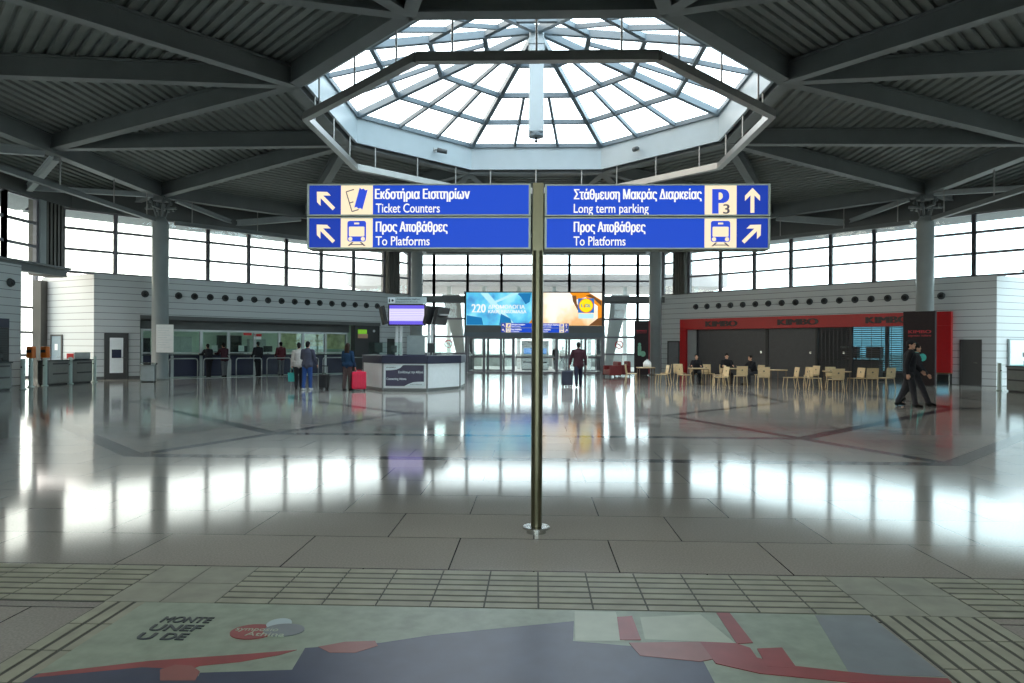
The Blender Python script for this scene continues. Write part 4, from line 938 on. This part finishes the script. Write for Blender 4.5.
hb.plate([(-.69, 3.28), (-.64, 3.28), (-.64, 3.38), (-.665, 3.43), (-.69, 3.38)], -.07, -.066); hb.plate(disc(-.55, 3.35, .045), -.07, -.066)
hb.text('Αναχωρήσεις Αφίξεις', -.4, 3.375, .9, .06, -.066, -.06, .02); hb.text('Departures Arrivals', -.4, 3.28, .8, .05, -.066, -.06, .0); hb.build('header', ['panel_sign_pale', 'graphic_pale', 'ink'], t)
for x, y, rz, tl in ((-.98, .3, -72, 12), (.98, .25, 66, 14), (1.22, .5, 76, 14)):
    s = MB().box((-.6, -.06, 2.45), (.6, .06, 3.15)).build('side_screen', 'black', t, bevel=.015); s.location = (x, y, 0); s.rotation_euler = (0, 0, R(rz))
    m_ = Matrix.Translation((x, y, 2.8)) @ Matrix.Rotation(R(rz), 4, 'Z') @ Matrix.Rotation(R(tl), 4, 'X') @ Matrix.Translation((0, 0, -2.8)); s.matrix_basis = m_
    g = MB().box((-.55, .06, 2.6), (.55, .08, 3.0)).build('rear_panel', 'steel_dull', s)
MB().box((-1.0, .14, 2.75), (1.55, .2, 2.85)).box((1.1, .14, 2.75), (1.5, .9, 2.8)).build('cross_arm', 'steel_dull', t)

# ------------------------------------------------------------------ bright advert above the doors
ad = thing('advert_lightbox', 'wide backlit advert, blue on one half and orange on the other, above the doors', 'advert', (-.05, 42.6, 0))
MB().box((-4.42, .02, 2.9), (4.32, .3, 5.1)).build('case', 'black', ad, bevel=.02)
mb = MB(); mb.mi = 0; mb.box((-4.28, -.02, 2.98), (.1, .02, 5.03)); mb.mi = 1
mb.plate([(-.3, 4.45), (.35 - .9, 4.3), (.05 - .9, 4.75), (-.2 - .9, 5.0), (-.2, 5.0)], -.024, -.02); mb.plate([(-4.25, 3.0), (-3.2, 3.0), (-3.3, 3.45), (-4.25, 3.6)], -.024, -.02); mb.plate([(-2.2, 3.0), (-1.4, 3.0), (-1.5, 3.4), (-2.1, 3.7)], -.024, -.02); mb.mi = 2
mb.plate([(-3.4, 5.0), (-2.9, 5.0), (-1.2, 3.02), (-1.6, 3.02)], -.023, -.02); mb.plate([(-1.3, 5.02), (-.9, 5.02), (-2.6, 4.3), (-2.8, 4.35)], -.025, -.02); mb.mi = 3
mb.text('220', -3.95, 3.78, .9, .55, -.03, -.02, .03); mb.text('ΔΡΟΜΟΛΟΓΙΑ', -2.9, 4.02, 2.3, .24, -.03, -.02, .03); mb.text('ΚΑΘΕ ΕΒΔΟΜΑΔΑ', -2.9, 3.74, 2.4, .2, -.03, -.02, .03)
mb.build('blue_poster', ['ad_blue', 'ad_blue_dark', 'ad_pale', 'sign_white'], ad)
mb = MB(); mb.mi = 0; mb.box((.1, -.02, 2.98), (4.2, .02, 5.03)); mb.mi = 1
mb.plate([(2.2, 5.03), (3.4, 5.03), (4.2, 4.55), (4.2, 3.2), (3.95, 3.4), (3.95, 4.2), (3.2, 4.75), (2.6, 4.6)], -.024, -.02); mb.plate([(-.45, 2.98), (.1, 2.98), (.1, 3.7)], -.024, -.02); mb.mi = 2
mb.plate([(2.35, 4.85), (2.6, 4.85), (2.65, 4.35), (2.85, 4.0), (2.7, 3.95), (2.4, 4.5)], -.026, -.02); mb.plate([(3.5, 4.95), (4.18, 4.5), (4.18, 4.2), (3.7, 4.65), (3.2, 4.85)], -.026, -.02); mb.plate([(3.4, 2.99), (4.2, 2.99), (4.2, 3.5), (3.9, 3.4)], -.025, -.02); mb.mi = 3
mb.box((2.72, -.03, 3.78), (3.72, -.02, 4.68)); mb.mi = 4; mb.plate(disc(3.22, 4.23, .42, 24), -.036, -.03); mb.mi = 5; mb.plate(disc(3.22, 4.23, .455, 24), -.033, -.03); mb.mi = 3; mb.text('L', 2.92, 4.13, .13, .2, -.04, -.036, .03); mb.text('DL', 3.18, 4.13, .34, .2, -.04, -.036, .03); mb.mi = 5; mb.text('i', 3.08, 4.12, .06, .22, -.04, -.036, .03); mb.mi = 6; mb.box((2.75, -.028, 3.42), (3.7, -.02, 3.72))
mb.build('orange_poster', ['ad_orange', 'ad_amber', 'ad_brown', 'logo_blue', 'logo_yellow', 'logo_red', 'ad_pale'], ad)
for x, nm in ((-5.5, 'ticket'), (5.3, 'café')):
    t = thing('prohibition_sticker', 'round red no-smoking sticker on the rear glazing, %s side' % nm, 'sticker', (x, 43.055, 1.8))
    b = MB(); n = 24
    vs_ = [(r_ * math.cos(2 * math.pi * i / n), y, r_ * math.sin(2 * math.pi * i / n)) for y in (0, .02) for r_ in (.2, .26) for i in range(n)]
    fs = [(i, n + i, n + (i + 1) % n, (i + 1) % n) for i in range(n)] + [(2 * n + (i + 1) % n, 3 * n + (i + 1) % n, 3 * n + i, 2 * n + i) for i in range(n)] + [(n + i, 3 * n + i, 3 * n + (i + 1) % n, n + (i + 1) % n) for i in range(n)] + [(i, (i + 1) % n, 2 * n + (i + 1) % n, 2 * n + i) for i in range(n)]
    b.add(vs_, fs); b.plate([(-.16, .12), (-.12, .16), (.16, -.12), (.12, -.16)], .0, .018); b.build('ring', 'poster_red', t)
    b = MB(); b.box((-.14, .02, -.02), (.14, .03, .02)); b.build('symbol', 'ink', t)
for x, lab in ((-.48, 'grey ticket machine in the entrance lobby, ticket side of its twin'), (.5, 'grey ticket machine in the entrance lobby, café side of its twin')):
    t = thing('ticket_machine', lab, 'ticket machine', (x, 47.3, 0)); MB().box((-.46, 0, .1), (.46, .6, 1.75)).build('body', 'steel_dull', t, bevel=.03); MB().box((-.46, -.04, 1.75), (.46, .6, 2.05)).build('header', 'desk_plinth', t, bevel=.02)
    MB().box((-.3, -.02, 1.15), (.3, 0, 1.55)).build('screen', 'logo_blue', t); MB().box((-.35, -.03, .5), (.35, 0, .62)).build('tray', 'black', t); MB().box((-.42, .03, 0), (.42, .57, .1)).build('plinth', 'black', t)

# ------------------------------------------------------------------ café chairs and tables
def make_chair():
    t = thing('cafe_chair', 'x', 'chair', (0, 0, 0), 0, 'pale wooden café chairs in front of the red café')
    b = MB(); b.prism([(-.23, -.2), (-.2, -.24), (.2, -.24), (.23, -.2), (.23, .2), (-.23, .2)], .44, .465); b.build('seat', 'wood', t, bevel=.006)
    b = MB(); pts = []
    for i in range(7):
        z = .48 + .39 * i / 6; y = .205 + .05 * (i / 6) ** 1.3
        pts.append((y, z))
    for (ya, za), (yb, zb) in zip(pts, pts[1:]): b.add([(-.23, ya, za), (.23, ya, za), (.23, ya + .02, za), (-.23, ya + .02, za), (-.23, yb, zb), (.23, yb, zb), (.23, yb + .02, zb), (-.23, yb + .02, zb)], [(3, 2, 1, 0), (4, 5, 6, 7), (0, 1, 5, 4), (1, 2, 6, 5), (2, 3, 7, 6), (3, 0, 4, 7)])
    bk = b.build('backrest', 'wood', t)
    MB().cyl((0, .222, .70), (0, .262, .70), .028, n=12).build('hand_hole', 'ink', bk)
    for x in (-.2, .2):
        MB().cyl((x, -.2, .44), (x * 1.1, -.24, 0), .017, .014, 8).build('leg', 'wood', t); b = MB(); b.tube([(x * 1.1, .26, 0), (x, .19, .45), (x * .95, .23, .62)], .016); b.build('leg', 'wood', t)
    b = MB(); b.box((-.17, -.2, .41), (.17, -.17, .44)); b.box((-.17, .15, .41), (.17, .18, .44)); b.build('rail', 'wood_dark', t)
    return t
def make_table():
    t = thing('cafe_table', 'x', 'table', (0, 0, 0), 0, 'square café tables among the pale chairs')
    MB().box((-.38, -.38, .71), (.38, .38, .74)).build('table_top', 'wood', t, bevel=.01); MB().box((-.34, -.34, .685), (.34, .34, .71)).build('apron', 'wood_dark', t)
    for x in (-.33, .33):
        for y in (-.33, .33): MB().cyl((x, y, 0), (x, y, .7), .015, n=8).build('leg', 'wood_dark', t)
    return t
chair0, table0 = make_chair(), make_table()
CH = [(4.35, 30.9, 75, 'pale chair facing right at the table nearest the red armchairs'), (5.55, 29.9, -85, 'pale chair facing left at the table nearest the red armchairs, nearer one'), (6.0, 31.4, -100, 'pale chair facing left at the table nearest the red armchairs, farther one'),
      (6.75, 31.9, 10, 'pale chair facing the camera before the red side panel'), (6.48, 29.7, 110, 'pale chair facing right at the table of the lone guest'), (7.95, 31.5, 10, 'pale chair facing the camera, right of the lone guest'),
      (7.95, 29.7, -95, 'brownish-looking pale chair facing left at the table of the lone guest'), (7.5, 27.7, -80, 'pale chair pulled out toward the camera near the seated pair'), (8.7, 29.1, 180, 'pale chair with its back to the camera before the seated pair'),
      (9.95, 30.9, -70, 'pale chair under the guest leaning on the table'), (9.3, 28.0, 165, 'wide-looking pale chair with back turned, right of the seated pair'), (10.3, 27.75, -90, 'pale chair facing left at the table beyond the seated pair'),
      (10.95, 28.0, -70, 'pale chair facing left, standing free before the shutter joint'), (12.1, 30.2, -75, 'pale chair alone beside the open-slat shutter'), (11.05, 27.3, 80, 'pale chair facing right at the last table'),
      (11.45, 26.3, 180, 'pale chair with back to the camera at the last table'), (12.3, 28.4, 10, 'pale chair facing the camera at the last table'), (12.75, 27.5, -80, 'pale chair facing left at the last table'),
      (13.25, 27.4, 180, 'pale chair with its back to the camera beyond the last table'), (14.2, 28.0, -160, 'pale chair nearest the walking men and the dark totem'), (7.35, 31.3, 0, 'pale chair under the lone guest'), (8.7, 31.3, 0, 'pale chair under the guest facing the camera')]
for i, (x, y, rz, lab) in enumerate(CH):
    if i == 0: chair0.location = (x, y, 0); chair0.rotation_euler = (0, 0, R(rz)); chair0['label'] = lab
    else: dup(chair0, (x, y, 0), R(rz), lab)
for i, (x, y, lab) in enumerate(((5.0, 30.9, 'café table with a white bag on it near the red armchairs'), (7.2, 30.2, 'café table in front of the lone guest'), (8.8, 30.25, 'café table between the seated pair'), (10.0, 28.75, 'café table right of the seated pair'), (11.95, 27.35, 'last café table toward the walking men'))):
    if i == 0: table0.location = (x, y, 0); table0['label'] = lab
    else: dup(table0, (x, y, 0), R(3 * i), lab)
t = thing('carrier_bag', 'white carrier bag standing on the café table near the red armchairs', 'bag', (5.05, 30.75, .74)); b = MB(); b.prism([(-.16, -.1), (.16, -.1), (.17, .1), (-.17, .1)], 0, .22); b.ball((0, 0, .22), (.16, .1, .1), 10, 6)
b.build('bag_body', 'white_plain', t, True); MB().tube([(-.06, 0, .28), (-.04, 0, .36), (.04, 0, .36), (.06, 0, .28)], .008).build('handle', 'white_plain', t)
def armchair(loc, rz, label):
    t = thing('tub_armchair', label, 'armchair', loc, R(rz), 'red leather armchairs by the rear glazing')
    MB().box((-.36, -.36, .12), (.36, .3, .42)).build('seat', 'leather_red', t, bevel=.05); MB().box((-.36, .2, .12), (.36, .4, .86)).build('backrest', 'leather_red', t, bevel=.06)
    for x in (-1, 1):
        MB().box((x * .32, -.36, .1), (x * .46, .36, .64)).build('armrest', 'leather_red', t, bevel=.05)
        for y in (-.3, .32): MB().cyl((x * .36, y, 0), (x * .36, y, .14), .025).build('leg', 'black', t)
    return t
armchair((4.25, 37.6, 0), -70, 'red leather armchair seen from behind beside the entrance doors'); armchair((4.95, 38.75, 0), -80, 'second red leather armchair, between the first and the far totem')

# ------------------------------------------------------------------ luggage
def suitcase(loc, rz, w, d, h, m, label, handle=.35, ribs=True):
    t = thing('trolley_suitcase', label, 'suitcase', loc, rz)
    MB().box((-w / 2, -d / 2, .07), (w / 2, d / 2, h)).build('shell', m, t, bevel=.045)
    if ribs:
        b = MB()
        for q in range(5): x = -w * .36 + w * .18 * q; b.box((x - .018, -d / 2 - .008, .14), (x + .018, d / 2 + .008, h - .08))
        b.build('ribs', m, t, bevel=.006)
    b = MB()
    for x in (-.1, .1): b.cyl((x, d * .3, h - .02), (x, d * .3, h + handle), .011, n=8)
    b.build('handle_rods', 'steel_dull', t); MB().box((-.13, d * .3 - .018, h + handle), (.13, d * .3 + .018, h + handle + .03)).build('grip', 'black', t, bevel=.008)
    b = MB(); b.tube([(-.07, 0, h), (-.06, 0, h + .045), (.06, 0, h + .045), (.07, 0, h)], .012); b.build('top_handle', m, t, True)
    for x in (-w / 2 + .06, w / 2 - .06):
        for y in (-d / 2 + .05, d / 2 - .05): MB().cyl((x - .018, y, .04), (x + .018, y, .04), .04, n=14).build('wheel', 'rubber', t)
    return t

# ------------------------------------------------------------------ people
def cloth(name, col, rough=.8):
    if name not in MATS: mat(name, col, rough, var=.14, scale=18, spec=.25)
    return name
cloth('c_black', (.016, .016, .02)); cloth('c_charcoal', (.04, .04, .048)); cloth('c_maroon', (.05, .018, .026)); cloth('c_redbrown', (.10, .022, .03)); cloth('c_jeans', hexc(52, 84, 148)); cloth('c_darkjeans', hexc(38, 42, 60)); cloth('c_denim', hexc(30, 58, 88))
cloth('c_plaid', hexc(74, 76, 92)); cloth('c_greytrouser', hexc(96, 98, 102)); cloth('c_taupe', hexc(88, 72, 72)); cloth('c_pale', hexc(196, 190, 186)); cloth('c_shoe_black', (.012, .012, .012)); cloth('c_shoe_white', (.6, .62, .66)); cloth('c_hair_black', (.012, .010, .010)); cloth('c_hair_brown', (.035, .02, .014)); cloth('c_hair_grey', (.22, .22, .22))
def remesh(o, vox, it=3):
    m = o.modifiers.new('one_surface', 'REMESH'); m.mode = 'VOXEL'; m.voxel_size = vox; m.use_smooth_shade = True
    s = o.modifiers.new('soften', 'SMOOTH'); s.iterations = it; s.factor = .5
    return o
def person(loc, rz, label, H=1.75, legs=((3, 2), (-3, 2)), arms=((2, 6, 12), (-2, 6, 12)), lean=2, top='c_black', bottom='c_darkjeans', shoe='c_shoe_black', hair='c_hair_black', long_hair=False, hem=-.10, seat=None, head_turn=0, nod=0, cap=None, collar=None, spread=.0, slim=1.0, group=None):
    k = H / 1.75; t = thing('person', label, 'person', loc, R(rz), group)
    S = lambda v: Vector(v) * k
    drop = [.43 * math.cos(R(a)) + .42 * math.cos(R(a - b_)) for a, b_ in legs]
    zp = (.085 + max(drop) + .04) if seat is None else (seat + .10) / k
    P = Vector((0, 0, zp)); s = Vector((0, -math.sin(R(lean)), math.cos(R(lean)))); nb = P + s * .52; ch = P + s * .34
    hl = R(lean * .4 + nod); hd = nb + Vector((0, -math.sin(hl) * .16 - .01, math.cos(hl) * .155)); Lg = []; Am = []
    for q, (a, b_) in zip((-1, 1), legs):
        hip = P + Vector((q * .088, 0, -.04)); kn = hip + Vector((q * spread, -math.sin(R(a)), -math.cos(R(a)))) * .43; an = kn + Vector((0, -math.sin(R(a - b_)), -math.cos(R(a - b_)))) * .42
        Lg.append((hip, kn, an, a - b_))
    for q, (a, c, e_) in zip((-1, 1), arms):
        sh = nb - s * .075 + Vector((q * .172 * slim, 0, 0)); u = Vector((q * math.sin(R(c)), -math.sin(R(a)) * math.cos(R(c)), -math.cos(R(a)) * math.cos(R(c)))); el = sh + u * .285
        f = Vector((q * math.sin(R(c * .5)) * (1 if e_ < 60 else -.6), -math.sin(R(a + e_)) * math.cos(R(c * .5)), -math.cos(R(a + e_)) * math.cos(R(c * .5)))).normalized(); wr = el + f * .25
        Am.append((sh, el, wr, f))
    B = MB(); cp = lambda b, p, q, r0, r1, fl=1.0, n=12, fd=(0, 1, 0): b.capsule(S(p), S(q), r0 * k, r1 * k, n, fl, fd)
    cp(B, P + Vector((-.05, 0, 0)), P + Vector((.05, 0, 0)), .10, .10, .9); cp(B, P, ch, .125 * slim, .145 * slim, .70, 16); cp(B, ch, nb - s * .06, .145 * slim, .11, .66, 16)
    cp(B, Am[0][0], Am[1][0], .062, .062, .85); cp(B, nb - s * .03, hd, .056, .052)
    hm = Matrix.Translation(S(hd)) @ Matrix.Rotation(R(head_turn), 4, 'Z') @ Matrix.Rotation(-hl, 4, 'X') @ Matrix.Scale(k, 4)
    B.ball((0, .008, .02), (.074, .094, .105), 20, 14, hm); B.ball((0, -.032, -.06), (.052, .056, .055), 14, 8, hm)
    for p, r_ in (((0, -.098, -.012), (.013, .016, .026)), ((0, -.09, .018), (.012, .012, .03)), ((.075, .012, -.005), (.01, .02, .032)), ((-.075, .012, -.005), (.01, .02, .032)), ((0, -.083, -.058), (.024, .01, .007)), ((0, -.078, -.092), (.022, .018, .016)), ((.03, -.086, .038), (.024, .012, .008)), ((-.03, -.086, .038), (.024, .012, .008))): B.ball(p, r_, 10, 7, hm)
    for sh, el, wr, f in Am:
        cp(B, sh, el, .05, .041); cp(B, el, wr, .041, .029); q = 1 if sh.x > 0 else -1
        side = Vector((0, -1, 0)) - f * f.dot(Vector((0, -1, 0)))
        side = side.normalized() if side.length > .1 else Vector((0, 0, 1)); nrm = f.cross(side).normalized()
        cp(B, wr + f * .02, wr + f * .085, .034, .038, .42, 10, nrm)
        inw = -nrm if nrm.x * q > 0 else nrm
        for j, (o_, ln) in enumerate(((.028, .07), (.009, .078), (-.010, .072), (-.028, .056))):
            r0 = wr + f * .092 + side * o_; m1 = r0 + f * ln * .55 + inw * .010; m2 = m1 + f * ln * .32 + inw * .026
            cp(B, r0 - f * .02, m1, .0098, .0090, 1, 8); cp(B, m1, m2, .0090, .0078, 1, 8)
        th = wr + f * .035 + side * .03; t1 = th + f * .04 + side * .022 + inw * .01; cp(B, th, t1, .013, .0115, 1, 8); cp(B, t1, t1 + f * .03 + inw * .012, .0115, .0095, 1, 8)
    for hip, kn, an, sa in Lg:
        cp(B, hip, kn, .082, .055); cp(B, kn, kn.lerp(an, .35) + Vector((0, .008, 0)), .054, .054); cp(B, kn.lerp(an, .35), an, .053, .037)
        cp(B, an + Vector((0, .02, -.04)), an + Vector((0, -.12, -.055)), .030, .022)
    body = remesh(B.build('body', 'skin', t, True), .0085 * k, 2)
    for x in (-.030, .030): e = MB().ball((x, -.0865, .012), (.012, .008, .009), 10, 6, hm).build('eye', 'c_hair_black', t, True)
    h_ = MB(); h_.ball((0, .013, .040), (.083, .097, .102), 18, 12, hm)
    h_.ball((0, .05, -.03), (.068, .058, .07), 14, 8, hm)
    if long_hair:
        for x in (-.045, 0, .045): h_.capsule(hm @ Vector((x, .05, .02)), hm @ Vector((x * 1.3, .085, -.22)), .055 * k, .045 * k, 10)
    remesh(h_.build('hair', hair, t, True), .010, 2)
    if cap:
        c_ = MB(); c_.ball((0, .012, .062), (.088, .104, .075), 18, 10, hm); c_.capsule(hm @ Vector((0, -.08, .065)), hm @ Vector((0, -.135, .055)), .06 * k, .05 * k, 14, .18, (0, 0, 1)); remesh(c_.build('cap', cap, t, True), .009, 2)
    J = MB(); lo = P + Vector((0, 0, 0)) + s * hem
    if seat is None: cp(J, lo + Vector((-.085, 0, .05)), lo + Vector((.085, 0, .05)), .135, .135, .95, 14); cp(J, P + Vector((-.075, 0, .02)), P + Vector((.075, 0, .02)), .135, .135, .9, 14)
    else: cp(J, P + Vector((-.05, 0, .02)), P + Vector((.05, 0, .02)), .125, .125, .95, 14)
    cp(J, P + s * (hem * .5 if seat is None else 0), ch, .156 * slim, .185 * slim, .80, 18); cp(J, ch, nb - s * .07, .185 * slim, .128, .76, 18)
    cp(J, Am[0][0] + Vector((.01, 0, -.01)), Am[1][0] + Vector((-.01, 0, -.01)), .09, .09, .9); cp(J, nb - s * .07, nb - s * .0, .085, .066)
    for sh, el, wr, f in Am: cp(J, sh, el, .082, .068); cp(J, el, wr - f * .02, .068, .052)
    remesh(J.build('jacket', top, t, True), .013, 4)
    if collar: remesh(cp(MB(), nb - s * .05, nb + s * .005, .082, .07).build('collar', collar, t, True), .01, 2)
    Q = MB(); cp(Q, P + Vector((-.05, 0, -.01)), P + Vector((.05, 0, -.01)), .115, .115, .92, 14)
    for hip, kn, an, sa in Lg: cp(Q, hip, kn, .108, .080); cp(Q, kn, an + Vector((0, 0, .0)), .080, .062)
    remesh(Q.build('trousers', bottom, t, True), .013, 4)
    for hip, kn, an, sa in Lg:
        b = MB(); pit = max(-25, min(50, -sa)) if sa < -25 else 0
        m_ = Matrix.Translation(S(an)) @ Matrix.Rotation(R(-pit), 4, 'X')
        def K(p): return m_ @ (Vector(p) * k)
        b.capsule(K((0, .035, -.042)), K((0, -.15, -.052)), .047 * k, .038 * k, 12, .95, (0, 0, 1)); b.capsule(K((0, .012, -.05)), K((0, .005, .03)), .050 * k, .052 * k, 12); b.capsule(K((0, -.02, -.01)), K((0, -.09, -.04)), .042 * k, .036 * k, 12); b.capsule(K((0, .03, -.072)), K((0, -.16, -.072)), .042 * k, .038 * k, 12, .28, (0, 0, 1))
        remesh(b.build('shoe', shoe, t, True), .009, 2)
    t['_hands'] = [list(S(a[2] + a[3] * .1)) for a in Am]
    return t
def hands(t):
    h = [Matrix.Translation(t.location) @ t.rotation_euler.to_matrix().to_4x4() @ Vector(v) for v in t['_hands']]
    del t['_hands']; return h

p = person((1.78, 27.9, 0), 180, 'person in dark jacket walking toward the doors, pulling a dark suitcase', 1.82, ((14, 6), (-14, 12)), ((-6, 14, 10), (4, 18, 8)), 3, 'c_maroon', 'c_darkjeans', hair='c_hair_black', slim=1.16, hem=-.14)
h = hands(p); hx = min(h, key=lambda v: v.x)
suitcase((hx.x - .10, hx.y - .07, 0), R(5), .46, .26, .66, 'case_blue', 'dark blue trolley suitcase pulled by the person walking to the doors', max(.1, hx.z - .69), False)
p = person((10.5, 19.45, 0), 62, 'person in dark coat and flat cap walking past the dark totem, nearer one', 1.86, ((11, 3), (-13, 10)), ((-16, 8, 20), (14, 8, 30)), 3, 'c_black', 'c_charcoal', hair='c_hair_black', cap='c_black', hem=-.2, head_turn=-15, slim=1.12); hands(p)
p = person((10.95, 20.0, 0), 72, 'person in dark jacket walking beside the capped person, farther one', 1.82, ((24, 3), (-20, 14)), ((14, 8, 24), (-14, 8, 20)), 4, 'c_charcoal', 'c_charcoal', hair='c_hair_black', head_turn=10, collar='teal'); hands(p)
p = person((-8.35, 24.7, 0), 172, 'person in plaid jacket and blue jeans with white shoes, back turned', 1.76, ((4, 2), (-5, 3)), ((6, 12, 30), (20, 16, 70)), 3, 'c_plaid', 'c_jeans', 'c_shoe_white', slim=1.1, spread=.03); hands(p)
p = person((-8.95, 25.5, 0), 200, 'dark-haired person with a teal bag, half hidden behind the plaid jacket', 1.72, ((4, 2), (-4, 4)), ((6, 8, 20), (3, 10, 8)), 2, 'c_pale', 'c_black', long_hair=False); h = hands(p)
hx = min(h, key=lambda v: v.x)
t = thing('tote_bag', 'teal tote bag held low by the dark-haired person', 'bag', (hx.x, hx.y, max(.2, hx.z - .52)), R(20)); b = MB(); b.add([(-.13, -.05, 0), (.13, -.05, 0), (.13, .05, 0), (-.13, .05, 0), (-.15, -.02, .34), (.15, -.02, .34), (.15, .02, .34), (-.15, .02, .34)], [(3, 2, 1, 0), (4, 5, 6, 7), (0, 1, 5, 4), (1, 2, 6, 5), (2, 3, 7, 6), (3, 0, 4, 7)]); b.build('bag_body', 'teal', t, bevel=.01)
for y in (-.02, .02): MB().tube([(-.07, y, .33), (-.05, y * .3, .5), (.05, y * .3, .5), (.07, y, .33)], .008).build('strap', 'teal', t)
suitcase((-7.85, 25.1, 0), R(-15), .36, .22, .56, 'case_black', 'small black trolley suitcase standing beside the blue jeans', .3, False)
p = person((-6.78, 24.4, 0), 170, 'long-haired person in denim jacket holding the handle of a red suitcase', 1.70, ((4, 2), (-4, 4)), ((-2, 14, 20), (12, 12, 30)), 2, 'c_denim', 'c_taupe', hair='c_hair_brown', long_hair=True, hem=-.04, slim=.92); h = hands(p); hx = max(h, key=lambda v: v.x)
suitcase((hx.x + .16, hx.y - .1, 0), R(8), .50, .28, .70, 'case_red', 'bright red ribbed trolley suitcase at the information desk', max(.08, hx.z - .73))
p = person((-14.57, 35.37, 0), 225, 'person in black coat at the ticket windows before the red card', 1.80, ((2, 1), (-3, 3)), ((12, 10, 50), (12, 10, 50)), 4, 'c_black', 'c_black', hem=-.22); hands(p)
p = person((-13.69, 36.24, 0), 218, 'person in red-brown jacket and grey trousers at the ticket windows', 1.80, ((2, 1), (-3, 3)), ((8, 10, 40), (10, 10, 60)), 3, 'c_redbrown', 'c_greytrouser'); hands(p)
p = person((-16.55, 34.0, 0), 225, 'person in dark jacket leaning on the ticket ledge, nearer the column', 1.70, ((10, 6), (-4, 4)), ((40, 14, 50), (42, 14, 50)), 18, 'c_black', 'c_black'); hands(p)
p = person((-16.0, 34.55, 0), 225, 'person in dark jacket and grey trousers leaning on the ticket ledge', 1.74, ((8, 6), (-4, 4)), ((40, 14, 50), (42, 14, 50)), 16, 'c_maroon', 'c_greytrouser'); hands(p)
p = person((7.35, 31.2, 0), -15, 'lone seated person in black at the café table by the red panel', 1.74, ((84, 88), (80, 86)), ((38, 14, 60), (38, 14, 60)), 14, 'c_black', 'c_black', seat=.465, nod=8, spread=.14); hands(p)
p = person((8.7, 31.2, 0), -8, 'seated person in black facing the camera at the shared café table', 1.78, ((84, 88), (80, 86)), ((34, 14, 66), (34, 14, 66)), 6, 'c_black', 'c_black', seat=.465, spread=.14); hands(p)
p = person((9.87, 30.9, 0), -70, 'seated person in black leaning over the shared café table', 1.72, ((84, 88), (80, 86)), ((44, 14, 50), (44, 14, 50)), 24, 'c_black', 'c_charcoal', seat=.465, spread=.14); hands(p)
p = person((2.2, 54, 0), 200, 'person in pale top standing outside beyond the entrance doors', 1.66, ((2, 1), (-2, 3)), ((2, 8, 14), (2, 8, 14)), 2, 'c_pale', 'c_black'); hands(p)
p = person((1.5, 49.5, 0), 10, 'person in dark coat beside a suitcase in the entrance doorway', 1.7, ((2, 1), (-2, 3)), ((2, 8, 14), (2, 8, 14)), 2, 'c_black', 'c_black', hem=-.2); hands(p)
suitcase((1.95, 49.3, 0), 0, .42, .25, .6, 'case_black', 'black suitcase outside the entrance doors beside the dark coat', .3, False)
